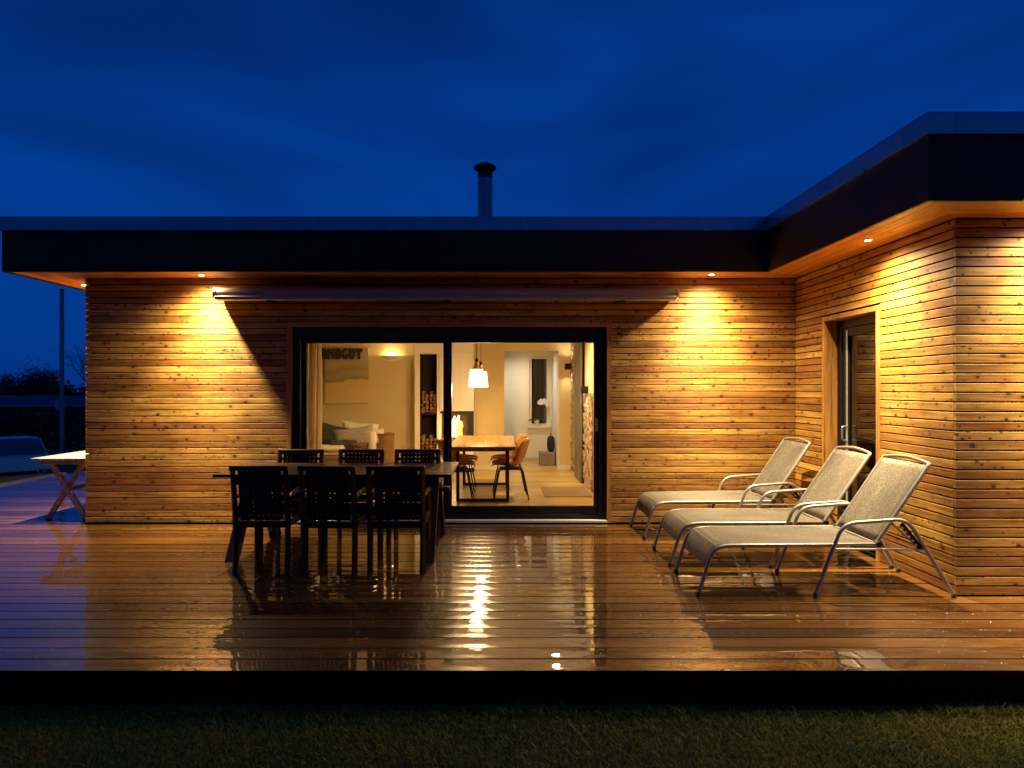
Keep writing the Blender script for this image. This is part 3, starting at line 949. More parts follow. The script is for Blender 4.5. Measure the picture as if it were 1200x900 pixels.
while y + DP < 12.92:
    xr = 8.28 if y + DP < YW - .0 else (XW - .004 if y + DP < YM + .0 else XL - .006)
    if y < YW < y + DP: xr = XW - .004
    if y < YM < y + DP: xr = XL - .006
    o = link('deck_board', board_mesh(xr + 7.66, i % 4), deck_o, (-7.66, y, 0), (R(rnd.gauss(0, .13)), R(rnd.gauss(0, .012)), 0))
    y += DP; i += 1

# ------------------------------------------------------------------ soffit downlights


def spot_nodes(l, gain, broad):
    l.use_nodes = True
    t = l.node_tree
    em = next(n for n in t.nodes if n.type == 'EMISSION')
    tc = t.nodes.new('ShaderNodeTexCoord')
    sp = t.nodes.new('ShaderNodeSeparateXYZ')
    t.links.new(tc.outputs['Normal'], sp.inputs[0])
    ab = t.nodes.new('ShaderNodeMath'); ab.operation = 'ABSOLUTE'; t.links.new(sp.outputs[2], ab.inputs[0])
    pw = t.nodes.new('ShaderNodeMapRange'); pw.interpolation_type = 'SMOOTHSTEP'; t.links.new(ab.outputs[0], pw.inputs[0])
    pw.inputs[1].default_value = math.cos(R(gain)); pw.inputs[2].default_value = math.cos(R(5))
    p2 = t.nodes.new('ShaderNodeMath'); p2.operation = 'POWER'; t.links.new(ab.outputs[0], p2.inputs[0]); p2.inputs[1].default_value = 2.5
    ad = t.nodes.new('ShaderNodeMath'); ad.operation = 'MULTIPLY_ADD'; t.links.new(p2.outputs[0], ad.inputs[0]); ad.inputs[1].default_value = broad
    pw.inputs[4].default_value = 0.38
    core = t.nodes.new('ShaderNodeMapRange'); core.interpolation_type = 'SMOOTHSTEP'; t.links.new(ab.outputs[0], core.inputs[0])
    core.inputs[1].default_value = math.cos(R(17)); core.inputs[2].default_value = math.cos(R(2)); core.inputs[4].default_value = 0.55
    sm2 = t.nodes.new('ShaderNodeMath'); sm2.operation = 'ADD'; t.links.new(pw.outputs[0], sm2.inputs[0]); t.links.new(core.outputs[0], sm2.inputs[1])
    t.links.new(sm2.outputs[0], ad.inputs[2])
    t.links.new(ad.outputs[0], em.inputs['Strength'])


def downlight(x, y, label, watts=120.0):
    t = thing('soffit_downlight', label, 'downlight', (x, y, ZS), 0, 'downlights in the soffit')
    MB().lathe([(.028, -.001), (.041, -.001), (.043, -.004), (.040, -.008), (.029, -.009)], 20).build('trim_ring', 'aluminium', t, True)
    MB().lathe([(.001, -.0105), (.022, -.0100), (.0275, -.006), (.0275, -.002)], 20).build('lens', 'lamp_lens', t, True)
    l = bpy.data.lights.new('downlight_beam', 'SPOT')
    l.energy = watts; l.color = (1.0, 0.77, 0.44); l.spot_size = R(165); l.spot_blend = 0.6; l.shadow_soft_size = .02
    spot_nodes(l, 42.0, 0.24)
    link('downlight_beam', l, t, (0, 0, -.03))


SW = 1450
downlight(-4.95, 7.13, 'lit downlight in the side overhang above the white table', SW)
downlight(-3.247, 6.515, 'lit downlight by the awning end nearer the white table', SW)
downlight(2.27, 6.475, 'lit downlight by the awning end nearer the loungers', SW)
downlight(3.045, 4.98, 'lit downlight under the wing eaves above the loungers', SW)
downlight(3.92, 4.14, 'lit downlight under the wing front eaves, the one next to the corner', SW * .65)
downlight(5.4, 4.14, 'added unseen downlight under the wing front eaves, far along from the corner', SW)  # extra lamp added out of view to brighten the lawn
downlight(-4.95, 10.3, 'added unseen downlight at the rear of the side overhang', SW)  # extra lamp added out of view behind the house corner

# ------------------------------------------------------------------ awning
aw = thing('awning', 'long grey retracted awning cassette mounted above the sliding door', 'awning', (0, 0, 0))
ax0, ax1 = at(252, 0, 6.52).x, at(793, 0, 6.52).x
zc = at(0, 343.5, 6.52).z
prof = []
for k in range(20):
    a = 2 * math.pi * k / 20
    prof.append((6.61 + .105 * math.copysign(abs(math.cos(a)) ** .8, math.cos(a)), zc + .066 * math.copysign(abs(math.sin(a)) ** .75, math.sin(a))))
MB().prism(prof, ax0, ax1).build('cassette', 'awning_case', aw, True)
MB().prism([(6.492, zc - .072), (6.492, zc - .040), (6.505, zc - .030), (6.60, zc - .030), (6.60, zc - .072)][::-1], ax0 + .01, ax1 - .01).build('front_bar', 'awning_case', aw)
for e in (ax0 - .022, ax1 + .001):
    MB().prism([(6.61 + (py - 6.61) * 1.06, zc + (pz - zc) * 1.08) for py, pz in prof], e, e + .021).build('end_cap', 'aluminium', aw, True)
for px in (316, 522, 728):
    x = at(px, 0, 6.6).x
    MB().cbox(x - .05, x + .05, 6.60, 6.735, zc - .088, zc - .073, .003).cbox(x - .02, x + .03, 6.55, 6.60, zc - .094, zc - .074, .003).build('bracket', 'cap_black', aw)

# ------------------------------------------------------------------ outdoor dining table
tb = thing('garden_dining_table', 'dark wet wooden dining table on the deck before the sliding door', 'table', (-1.485, 5.74, 0))
for k in range(7):
    y0 = -.46 + .92 * k / 7
    MB().cbox(-1.05, 1.05, y0 + .002, y0 + .92 / 7 - .002, .722, .75, .003).build('tabletop_board', 'dark_teak', tb)
MB().cbox(-.93, .93, -.36, -.33, .64, .721).cbox(-.93, .93, .33, .36, .64, .721).cbox(-.93, -.90, -.329, .329, .64, .721).cbox(.90, .93, -.329, .329, .64, .721).build('apron', 'dark_teak', tb)
MB().cbox(-1.0, 1.0, -.05, .05, .53, .57).build('stretcher', 'dark_teak', tb)
for sx in (-1, 1):
    for sy in (-1, 1):
        q = MB()
        x = sx * .86
        n0, n1 = sy * .06, sy * .50
        q.add([(x - .045, n0 - .04, .715), (x + .045, n0 - .04, .715), (x + .045, n0 + .04, .715), (x - .045, n0 + .04, .715),
               (x - .045, n1 - .05, 0), (x + .045, n1 - .05, 0), (x + .045, n1 + .05, 0), (x - .045, n1 + .05, 0)],
              [(0, 1, 2, 3), (4, 7, 6, 5), (0, 4, 5, 1), (1, 5, 6, 2), (2, 6, 7, 3), (3, 7, 4, 0)])
        q.build('leg', 'dark_teak_leg', tb)


def make_garden_chair():
    t = thing('garden_armchair', 'x', 'chair', (0, 0, 0), 0, 'dark armchairs around the deck dining table')
    for s in (-1, 1):
        x = s * .213
        MB().tube([(x, -.235, 0), (x, -.225, .22), (x, -.225, .44), (x, -.25, .66), (x, -.285, .87)], [.024, .024, .025, .024, .021], 4).build('back_post', 'dark_teak_leg', t)
        MB().tube([(x, .21, 0), (x, .205, .42), (x, .165, .625)], [.023, .025, .022], 4).build('front_leg', 'dark_teak_leg', t)
        MB().tube(arc([(x, -.255, .625), (x * 1.02, -.05, .645), (x * 1.03, .13, .64), (x * 1.03, .23, .615)], .06), .021, 6).build('armrest', 'dark_teak', t, True)
        MB().cbox(x - .012, x + .012, -.20, .19, .375, .43).build('side_rail', 'dark_teak', t)
    MB().cbox(-.188, .188, -.238, -.212, .375, .43).build('rear_rail', 'dark_teak', t)
    MB().cbox(-.188, .188, .192, .216, .375, .43).build('front_rail', 'dark_teak', t)
    MB().cbox(-.235, .235, -.305, -.270, .845, .885, .006).build('top_rail', 'dark_teak', t)

    def sheet(name, pts_u, origin, du, dv, nu, nv, w, gap, th):
        m = MB()
        return m
    # woven seat
    m = MB()
    for k in range(10):
        x = -.19 + .38 * k / 10
        m.box(x + .002, x + .038 - .006, -.205, .19, .432, .436)
    for k in range(10):
        y_ = -.205 + .395 * k / 10
        m.box(-.19, .19, y_ + .002, y_ + .0395 - .006, .4365, .440)
    m.build('woven_seat', 'webbing', t)
    # woven back: straps with small square openings
    m = MB()

    def bp(x, z, d):
        f = (z - .44) / .43
        yy = -.225 - .055 * f
        return (x, yy + d, z)
    n = 9
    for k in range(n):
        x = -.174 + .348 * k / n
        a, b2 = x + .0045, x + .348 / n - .0045
        for (zz0, zz1) in ((.44, .86),):
            m.add([bp(a, zz0, -.003), bp(b2, zz0, -.003), bp(b2, zz1, -.003), bp(a, zz1, -.003), bp(a, zz0, -.0005), bp(b2, zz0, -.0005), bp(b2, zz1, -.0005), bp(a, zz1, -.0005)],
                  [(0, 1, 2, 3), (7, 6, 5, 4), (0, 4, 5, 1), (1, 5, 6, 2), (2, 6, 7, 3), (3, 7, 4, 0)])
    nz = 11
    for k in range(nz):
        z0_ = .44 + .405 * k / nz
        a, b2 = z0_ + .0045, z0_ + .405 / nz - .0045
        ex = .174 if k not in (1, 2, 9) else .205
        m.add([bp(-ex, a, 0), bp(ex, a, 0), bp(ex, b2, 0), bp(-ex, b2, 0), bp(-ex, a, .0025), bp(ex, a, .0025), bp(ex, b2, .0025), bp(-ex, b2, .0025)],
              [(0, 1, 2, 3), (7, 6, 5, 4), (0, 4, 5, 1), (1, 5, 6, 2), (2, 6, 7, 3), (3, 7, 4, 0)])
    m.build('woven_back', 'webbing', t)
    return t


gc = make_garden_chair()
spots = [(-1.945, 5.11, 0, 'dark woven armchair, lawn side of deck table, corner toward the white table'),
         (-1.378, 5.09, -3.5, 'dark woven armchair in the middle of the deck table\'s lawn side'),
         (-.850, 5.10, 1.0, 'dark woven armchair, lawn side of deck table, corner toward the loungers'),
         (-2.045, 5.86, 180, 'dark woven armchair, house side of deck table, corner toward the white table'),
         (-1.435, 5.86, 178, 'dark woven armchair in the middle of the deck table\'s house side'),
         (-.845, 5.86, 181, 'dark woven armchair, house side of deck table, corner toward the loungers')]
for k, (x, y, a, lab) in enumerate(spots):
    o = gc if k == 0 else copy_tree(gc)
    o.location = (x, y, 0); o.rotation_euler = (0, 0, R(a)); o['label'] = lab

# ------------------------------------------------------------------ loungers


def make_lounger():
    t = thing('sun_lounger', 'x', 'sun lounger', (0, 0, 0), 0, 'sun loungers in a row on the deck')
    wd_ = .56
    r = .0138
    for s in (0, 1):
        yy = s * wd_
        yo = -.022 if s == 0 else wd_ + .022
        # foot leg + seat rail
        MB().tube(arc([(0, yy, .006), (.105, yy, .335), (.20, yy, .367), (1.30, yy, .375)], .09, 6), r, 10).build('seat_rail', 'lounger_tube', t, True)
        # mid leg, armrest, rear leg in one bent tube
        MB().tube(arc([(.835, yo, .006), (1.035, yo, .53), (1.50, yo, .565), (1.84, yo, .006)], .10, 7), r, 10).build('arm_frame', 'lounger_tube', t, True)
        MB().tube([(.965, yo, .345), (1.634, yo, .345)], .009, 8).build('lower_strut', 'lounger_tube', t, True)
        # foot plugs
        MB().lathe([(.016, 0), (.017, .03), (.013, .032)], 10, (0.004, yy, 0)).build('foot_plug', 'plastic_black', t, True)
        MB().lathe([(.016, 0), (.017, .03), (.013, .032)], 10, (.84, yo, 0)).build('foot_plug', 'plastic_black', t, True)
        MB().lathe([(.016, 0), (.017, .03), (.013, .032)], 10, (1.835, yo, 0)).build('foot_plug', 'plastic_black', t, True)
        # hinge
        MB().tube([(1.30, yy - .022, .378), (1.30, yy + .022, .378)], .022, 12).build('hinge', 'plastic_black', t, True)
        # back side tube
        # notched adjuster plate
        yn = yo + (.016 if s == 0 else -.016)
        ad = MB()
        n = 6
        P0, P1 = Vector((1.47, yn, .53)), Vector((1.615, yn, .345))
        d = (P1 - P0); nn = Vector((d.z, 0, -d.x)).normalized()
        for q in range(n):
            a = P0 + d * (q / n); b2 = P0 + d * ((q + .55) / n); c2 = P0 + d * ((q + 1) / n)
            w1, w2 = .022, .009
            for (pa, pb, ww) in ((a, b2, w1), (b2, c2, w2)):
                vs = [pa - nn * .012, pb - nn * .012, pb + nn * ww, pa + nn * ww]
                ad.add([(v.x, v.y - .003, v.z) for v in vs] + [(v.x, v.y + .003, v.z) for v in vs],
                       [(0, 1, 2, 3), (7, 6, 5, 4), (0, 4, 5, 1), (1, 5, 6, 2), (2, 6, 7, 3), (3, 7, 4, 0)])
        ad.build('notched_bracket', 'plastic_black', t)
    # back frame with bowed top bar
    H = Vector((1.30, 0, .378)); T = Vector((1.69, 0, .955))
    top = []
    for k in range(9):
        u = k / 8
        top.append((T.x + .012 * math.sin(math.pi * u), .02 + (wd_ - .04) * u, T.z + .024 * math.sin(math.pi * u)))
    pts = [(H.x, .02, H.z)] + top + [(H.x, wd_ - .02, H.z)]
    MB().tube(arc(pts[:2] + [pts[1]] if False else pts, .02, 3), r, 10).build('back_frame', 'lounger_tube', t, True)
    MB().tube([(H.x, .02, H.z), (H.x, wd_ - .02, H.z)], .009, 8).build('crossbar', 'lounger_tube', t, True)
    MB().tube([(.15, 0, .352), (.15, wd_, .352)], .009, 8).build('crossbar', 'lounger_tube', t, True)
    MB().tube([(.99, 0, .362), (.99, wd_, .362)], .010, 8).build('crossbar', 'lounger_tube', t, True)
    # prop bar: from back down to bracket
    f = .28
    A = H.lerp(T, f)
    MB().tube(arc([(A.x + .015, .03, A.z - .02), (1.59, .012, .365), (1.59, wd_ - .012, .365), (A.x + .015, wd_ - .03, A.z - .02)], .03, 4), .009, 8).build('prop_bar', 'lounger_tube', t, True)
    # seat sling
    P = []
    prof = arc([(.065, 0, .215), (.112, 0, .345), (.20, 0, .380), (1.285, 0, .386)], .11, 8)
    for p in prof:
        rowp = []
        for k in range(9):
            u = k / 8
            sag = -.012 * (1 - (2 * u - 1) ** 2) * (1 if p.x > .2 else .3)
            rowp.append((p.x, .006 + (wd_ - .012) * u, p.z + sag - .002))
        P.append(rowp)
    solidify(MB().grid(P).build('seat_sling', 'sling_fabric', t, True), .004)
    P = []
    nrm = Vector((-(T - H).z, 0, (T - H).x)).normalized()
    for q in range(13):
        v = q / 12
        p = H.lerp(T, .03 + .945 * v) + nrm * .004
        rowp = []
        for k in range(9):
            u = k / 8
            bow = .016 * (1 - (2 * u - 1) ** 2)
            rise = .008 * math.sin(math.pi * u) * v
            pp = p - nrm * bow * (1 - .6 * v) + (T - H).normalized() * rise
            rowp.append((pp.x, .026 + (wd_ - .052) * u, pp.z))
        P.append(rowp)
    solidify(MB().grid(P).build('back_sling', 'sling_fabric', t, True), .004)
    return t


lg = make_lounger()
lsp = [(1.425, 4.345, 'beige sling sun lounger whose back leg stands at the wing corner'),
       (1.422, 5.065, 'beige sling sun lounger in the middle of the three'),
       (1.425, 5.995, 'beige sling sun lounger closest to the sliding door wall')]
for k, (x, y, lab) in enumerate(lsp):
    o = lg if k == 0 else copy_tree(lg)
    o.location = (x, y, .0015); o.rotation_euler = (0, 0, R([0.0, -.9, 1.1][k])); o['label'] = lab

# ------------------------------------------------------------------ white side table
wt_ = thing('cross_leg_table', 'white wooden table with crossed legs beside the house corner', 'table', (-5.0, 6.78, 0))
for k in range(5):
    x0 = -.31 + .62 * k / 5
    MB().cbox(x0 + .001, x0 + .124 - .001, 0, 1.5, .692, .718, .003).build('tabletop_board', 'white_painted_wood', wt_)
MB().cbox(-.25, .25, .08, .11, .64, .691).cbox(-.25, .25, 1.39, 1.42, .64, .691).build('batten', 'white_painted_wood', wt_)
for yy in (.12, 1.34):
    for k, s in enumerate((-1, 1)):
        d = .032
        y0 = yy + k * .031
        a, b2 = (s * -.235, 0.0), (s * .20, .69)
        MB().add([(a[0] - d, y0, 0), (a[0] + d, y0, 0), (a[0] + d, y0 + .03, 0), (a[0] - d, y0 + .03, 0), (b2[0] - d, y0, .69), (b2[0] + d, y0, .69), (b2[0] + d, y0 + .03, .69), (b2[0] - d, y0 + .03, .69)],
                 [(0, 3, 2, 1), (4, 5, 6, 7), (0, 1, 5, 4), (1, 2, 6, 5), (2, 3, 7, 6), (3, 0, 4, 7)]).build('leg', 'white_painted_wood', wt_)
MB().cbox(-.045, .015, .19, 1.33, .325, .36).build('stretcher', 'white_painted_wood', wt_)

# ------------------------------------------------------------------ indoor furniture
it = thing('indoor_dining_table', 'rustic oak dining table on black steel frames inside the room', 'table', (-.24, 8.55, FZ))
nb = 4
for k in range(nb):
    x0 = -.43 + .86 * k / nb
    MB().cbox(x0 + .0008, x0 + .86 / nb - .0008, -.93, .93, .70, .75, .004).build('tabletop_board', 'oak_table', it)
for yy in (-.60, .74):
    MB().box(-.35, -.308, yy - .03, yy + .03, 0.001, .699).box(.308, .35, yy - .03, yy + .03, 0.001, .699).box(-.307, .307, yy - .03, yy + .03, .001, .035).box(-.307, .307, yy - .03, yy + .03, .66, .699).build('leg_frame', 'black_metal', it)


def make_bucket():
    t = thing('bucket_chair', 'x', 'chair', (0, 0, 0), 0, 'tan leather chairs at the indoor table')
    prof = [(.24, .435, .195), (.235, .455, .205), (.15, .45, .215), (.02, .435, .222), (-.09, .435, .225), (-.165, .465, .225), (-.205, .53, .222), (-.235, .62, .21), (-.262, .71, .185), (-.282, .78, .145), (-.290, .805, .10)]
    P = []
    for i_, (x, z, w) in enumerate(prof):
        v = i_ / (len(prof) - 1)
        rowp = []
        for k in range(11):
            u = -1 + 2 * k / 10
            lift = .085 * abs(u) ** 2.6 * min(1, v * 2.2) * (1 if v < .75 else (1 - v) * 4)
            fwd = .13 * abs(u) ** 2.2 * max(0, min(1, (v - .32) * 2.6)) * (1.0 if v < .8 else .8)
            rowp.append((x + fwd, w * u, z + lift))
        P.append(rowp)
    o = solidify(MB().grid(P).build('shell', 'leather_tan', t, True), .02, -1)
    sd_ = o.modifiers.new('smooth', 'SUBSURF'); sd_.levels = 1; sd_.render_levels = 1
    MB().box(-.15, .13, -.15, .15, .395, .412).build('seat_plate', 'black_metal', t)
    for sx, sy in ((1, 1), (1, -1), (-1, 1), (-1, -1)):
        MB().tube(arc([(sx * .05, sy * .12, .405), (sx * .155 - .02, sy * .165, .40), (sx * .235 - .02, sy * .215, 0.002)], .04, 4), .0095, 8).build('leg', 'black_metal', t, True)
    return t


bk = make_bucket()
bsp = [(.115, 8.20, 181, 'tan leather bucket chair, hall window side, at the table end by the glass'),
       (.10, 8.86, 179, 'tan leather bucket chair, hall window side, at the table end by the fireplace'),
       (-.60, 8.20, 2, 'tan leather bucket chair, living side, at the table end by the glass'),
       (-.59, 8.82, -1, 'tan leather bucket chair, living side, at the table end by the fireplace')]
for k, (x, y, a, lab) in enumerate(bsp):
    o = bk if k == 0 else copy_tree(bk)
    o.location = (x, y, FZ + .002); o.rotation_euler = (0, 0, R(a)); o['label'] = lab


def pendant(px, Y, label, big):
    cx = (px - 587) / F * Y
    zt = at(0, 433, 8.15).z; zb = at(0, 453.5, 8.15).z
    t = thing('pendant_lamp', label, 'pendant lamp', (cx, Y, 0), 0, 'pendant lamps above the indoor table')
    MB().tube([(0, 0, 2.498), (0, 0, zt + .14)], .004, 6).build('cord', 'black_metal', t)
    MB().lathe([(.045, 2.478), (.045, 2.499)], 16).build('ceiling_rose', 'black_metal', t)
    MB().lathe([(.008, zt + .15), (.02, zt + .14), (.022, zt + .12), (.012, zt + .105), (.012, zt + .09)], 12).build('knob', 'black_metal', t, True)
    MB().lathe([(.022, zt + .095), (.03, zt + .08), (.032, zt + .02), (.055, zt + .012), (.055, zt + .003)], 16).build('holder', 'brass', t, True)
    MB().tube(arc([(-.05, -.02, zt + .02), (-.03, -.06, zt + .045), (.05, -.06, zt + .045), (.085, -.122, zt - .12)], .02, 3), .006, 6).build('bracket', 'brass', t, True)
    s = MB().lathe([(.052, zt), (.085, zt - .002), (.100, (zt + zb) / 2), (.112, zb)], 28)
    s.f = s.f[:-1]
    s.build('shade', 'pendant_glow', t, True)
    l = bpy.data.lights.new('pendant_bulb', 'POINT'); l.energy = 72; l.color = (1, .61, .27); l.shadow_soft_size = .06
    link('pendant_bulb', l, t, (0, 0, zb - .03))


pendant(558.5, 8.10, 'lit white shade pendant over the table end by the glass', True)
pendant(563.5, 9.05, 'lit white shade pendant over the table end by the fireplace', False)


def ceiling_spot(x, y, label, w, col=(1, .60, .26)):
    t = thing('ceiling_spot', label, 'ceiling lamp', (x, y, 2.499), 0, 'indoor ceiling lamps')
    MB().lathe([(.05, -.001), (.06, -.003), (.055, -.012), (.04, -.014)], 18).build('trim_ring', 'aluminium', t, True)
    MB().lathe([(.001, -.017), (.038, -.015), (.039, -.005)], 18).build('lens', 'pendant_glow', t, True)
    l = bpy.data.lights.new('ceiling_beam', 'SPOT'); l.energy = w; l.color = col; l.spot_size = R(150); l.spot_blend = 1; l.shadow_soft_size = .05
    link('ceiling_beam', l, t, (0, 0, -.04))


ceiling_spot(.35, 11.9, 'lit ceiling lamp in the white hall', 92, (1, .86, .66))
ceiling_spot(.80, 8.6, 'added unseen ceiling lamp above the oak floor by the stone wall', 230, (1, .66, .33))  # added lamp above the view, brightens the oak floor
ceiling_spot(-2.6, 8.6, 'added unseen ceiling lamp above the daybed corner', 92)  # added lamp above the view, lights the daybed side and curtain

# wall sconce
sc = at(458.5, 419, 10.86)
sn = thing('wall_sconce', 'lit half bowl plaster uplight on the living room wall', 'wall lamp', (sc.x, 10.918, sc.z))
P = []
for i_ in range(7):
    v = i_ / 6
    rr = .002 + .208 * math.sin(v * math.pi / 2)
    P.append([(rr * math.cos(math.pi + math.pi * k / 16), .55 * rr * math.sin(math.pi + math.pi * k / 16) - .002, -.05 + .085 * v ** 1.5) for k in range(17)])
solidify(MB().grid(P).build('bowl', 'white_lacquer', sn, True), .006)
l = bpy.data.lights.new('sconce_bulb', 'POINT'); l.energy = 6.5; l.color = (1, .66, .28); l.shadow_soft_size = .03
link('sconce_bulb', l, sn, (0, -.055, .03))

# painting + letters
pa, pb = at(380.5, 408, 10.88), at(432, 473, 10.88)
pt = thing('wall_painting', 'unframed canvas of pale dunes on the living room wall', 'painting', ((pa.x + pb.x) / 2, 10.90, (pa.z + pb.z) / 2))
hw_, hh_ = (pb.x - pa.x) / 2, (pa.z - pb.z) / 2
MB().cbox(-hw_, hw_, -.028, .016, -hh_, hh_, .004).build('canvas', 'painting_canvas', pt)
lt = thing('wall_lettering', 'dark block letters hanging across the top of the dune painting', 'lettering', (0, 0, 0))
lx0 = at(375.5, 0, 10.84).x; lx1 = at(424.5, 0, 10.84).x
lz0, lz1 = at(0, 421, 10.84).z, at(0, 408.3, 10.84).z
GL = {'A': ["01110", "11011", "11011", "11111", "11011", "11011"], 'N': ["110011", "111011", "111111", "110111", "110011", "110011"],
      'D': ["11110", "11011", "11011", "11011", "11011", "11110"], 'G': ["01111", "11000", "11000", "11011", "11011", "01111"],
      'U': ["11011", "11011", "11011", "11011", "11011", "01110"], 'T': ["111111", "111111", "001100", "001100", "001100", "001100"]}
word = "ANDGUT"
units = sum(len(GL[c][0]) for c in word) + len(word) - 1
u = (lx1 - lx0) / units; v = (lz1 - lz0) / 6
cx = lx0
for c in word:
    g = GL[c]; m = MB()
    for r_ in range(6):
        q = 0
        while q < len(g[r_]):
            if g[r_][q] == '1':
                e = q
                while e < len(g[r_]) and g[r_][e] == '1': e += 1
                m.box(cx + q * u, cx + e * u, 10.835, 10.868, lz1 - (r_ + 1) * v, lz1 - r_ * v)
                q = e
            else:
                q += 1
    m.build('letter', 'letter_dark', lt)
    cx += (len(g[0]) + 1) * u

# curtain
P = []
for i_ in range(61):
    u = i_ / 60
    x = -2.62 + .465 * u
    y_ = 7.20 + .035 * math.sin(u * 2 * math.pi * 5.2) + .012 * math.sin(u * 31)
    P.append([(x + .006 * math.sin(k * .7 + u * 9), y_ + .010 * math.sin(k * .5 + u * 5), FZ + .01 + (2.40 - FZ) * k / 12) for k in range(13)])
cu = solidify(MB().grid(P).build('curtain', 'curtain_cloth', None, True), .003)
tag(cu, 'pleated cream curtain gathered at the edge of the sliding door', 'curtain')
cr = MB().tube([(-2.7, 7.20, 2.43), (1.15, 7.20, 2.43)], .012, 8).build('curtain_rail', 'aluminium')
tag(cr, 'slim metal curtain rail inside above the sliding door', 'rail')

# daybed and cushions


def cushion(name, mat, label, c, sx, sy, sz, rot=(0, 0, 0), cat='cushion', group='cushions on the daybed'):
    P = []
    n = 12
    mb = MB()
    for side in (1, -1):
        G = []
        for i_ in range(n + 1):
            a = -1 + 2 * i_ / n
            rowp = []
            for j in range(n + 1):
                b2 = -1 + 2 * j / n
                h_ = max(0, (1 - a ** 4)) ** .5 * max(0, (1 - b2 ** 4)) ** .5
                pinch = 1 - .10 * (1 - abs(a * b2)) * max(abs(a), abs(b2)) ** 4
                rowp.append((a * sx * pinch, side * h_ * sy + .006 * math.sin(7 * a + 5 * b2), b2 * sz * pinch))
            G.append(rowp if side == 1 else rowp[::-1])
        mb.grid(G)
    o = mb.build(name, mat, None, True, c, tuple(R(q) for q in rot))
    tag(o, label, cat, group)
    return o


DZT = .50
db = thing('wicker_daybed', 'low wicker daybed against the living room wall', 'daybed', (-3.15, 10.1, FZ))
MB().cbox(-1.1, 1.0, -.45, .72, .08, .40, .02).build('base', 'wicker_dark', db)
for sx in (-1.03, .93):
    for sy in (-.40, .62):
        MB().box(sx - .03, sx + .03, sy - .03, sy + .03, 0, .08).build('foot', 'cap_black', db)
MB().cbox(-1.08, .96, -.43, .68, .402, .475, .03).build('mattress', 'cushion_white', db)


def cp(px, py, Y):
    p = at(px, py, Y); return (p.x, p.y, p.z)


cushion('cushion', 'cushion_green', 'dark green cushion on the wicker daybed', cp(389, 511, 10.25), .34, .09, .20, (-18, 12, -12))
cushion('cushion', 'cushion_grey', 'grey patterned cushion leaning among the daybed cushions', cp(415, 513, 10.15), .33, .09, .19, (-25, -8, 8))
cushion('cushion', 'cushion_white', 'wide cream cushion at the back of the daybed', cp(421, 508, 10.42), .32, .09, .20, (-12, 6, 4))
cushion('cushion', 'cushion_white', 'small cream cushion beside the tall wicker basket', cp(441, 512, 10.30), .14, .07, .14, (-8, -4, 12))
cushion('cushion', 'cushion_dark', 'dark brown cushion lying flat on the daybed', cp(402, 523, 9.95), .24, .08, .12, (-50, 0, 10))
o = MB().lathe([(.01, 0), (.055, .002), (.062, .02), (.062, .31), (.05, .335), (.01, .34)], 20).build('candle', 'cushion_white', None, True, cp(436.5, 530, 9.75))
tag(o, 'thick cream pillar candle at the daybed edge', 'candle')
o = MB().cbox(-.30, .16, -.22, .2, 0, .085, .03).build('folded_blanket', 'cushion_white', None, True, (cp(392, 527, 9.80)[0], 9.86, .493))
tag(o, 'folded cream blanket on the front of the daybed', 'blanket')


def basket(name, label, c, r0, r1, h, mat='wicker'):
    t = thing(name, label, 'basket', c)
    P = [(r0 * .98, 0), (r1 * .97, h)]
    MB().lathe([(r0 * .93, .0), (r1 * .93, h * .98)], 20).build('lining', 'wicker_dark', t, True)
    rows_ = int(h / .03)
    m = MB()
    for k in range(rows_):
        z_ = .015 + k * .03
        r_ = r0 + (r1 - r0) * k / rows_
        pts = []
        for q in range(33):
            a = 2 * math.pi * q / 32
            rr = r_ + .006 * (1 if (q + k) % 2 else -1)
            pts.append((rr * math.cos(a), rr * math.sin(a), z_))
        m.tube(pts, .0125, 5, False)
    m.build('weave', mat, t)
    MB().tube([(r1 * 1.02 * math.cos(2 * math.pi * q / 24), r1 * 1.02 * math.sin(2 * math.pi * q / 24), h) for q in range(25)], .016, 6, False).build('rim', 'wicker_dark', t, True)
    return t


basket('wicker_basket', 'tall round brown wicker basket next to the daybed', (at(451.5, 0, 10.35).x, 10.35, FZ), .135, .145, .71)
basket('bread_basket', 'small shallow golden woven basket on the daybed', (at(423, 0, 9.80).x, 9.84, .495), .10, .14, .10)

# firewood


def log_mesh(k):
    r_ = random.Random(k)
    n = r_.choice([3, 4, 5])
    pts = []
    for q in range(n):
        a = 2 * math.pi * q / n + r_.uniform(-.3, .3)
        rr = r_.uniform(.026, .042)
        pts.append((rr * math.cos(a), rr * math.sin(a)))
    m = MB()
    vs = [(x, 0, z_) for x, z_ in pts] + [(x, .27, z_) for x, z_ in pts]
    m.add(vs, [tuple(range(n)), tuple(range(2 * n - 1, n - 1, -1))] + [(q, q + n, (q + 1) % n + n, (q + 1) % n) for q in range(n)])
    return m.mesh('firewood_log', 'firewood_bark')


LM = [log_mesh(k) for k in range(8)]
for z0_, nr, lab in ((.165, 9, 'split firewood log in the lower compartment of the fireplace niche'), (1.068, 7, 'split firewood log in the upper compartment of the fireplace niche')):
    for r_ in range(nr):
        for k in range(4):
            if r_ == nr - 1 and k in (1, 3): continue
            x = NX0 + .048 + k * .070 + (r_ % 2) * .008 + rnd.uniform(-.008, .008)
            if x > NX1 - .04: x = NX1 - .045
            o = link('firewood_log', rnd.choice(LM), None, (x, FY + .03 + rnd.uniform(0, .04), z0_ + .036 + r_ * .056), (0, rnd.uniform(0, 6.3), 0))
            tag(o, lab, 'firewood', 'firewood ' + ('lower stack' if z0_ < 1 else 'upper stack'))

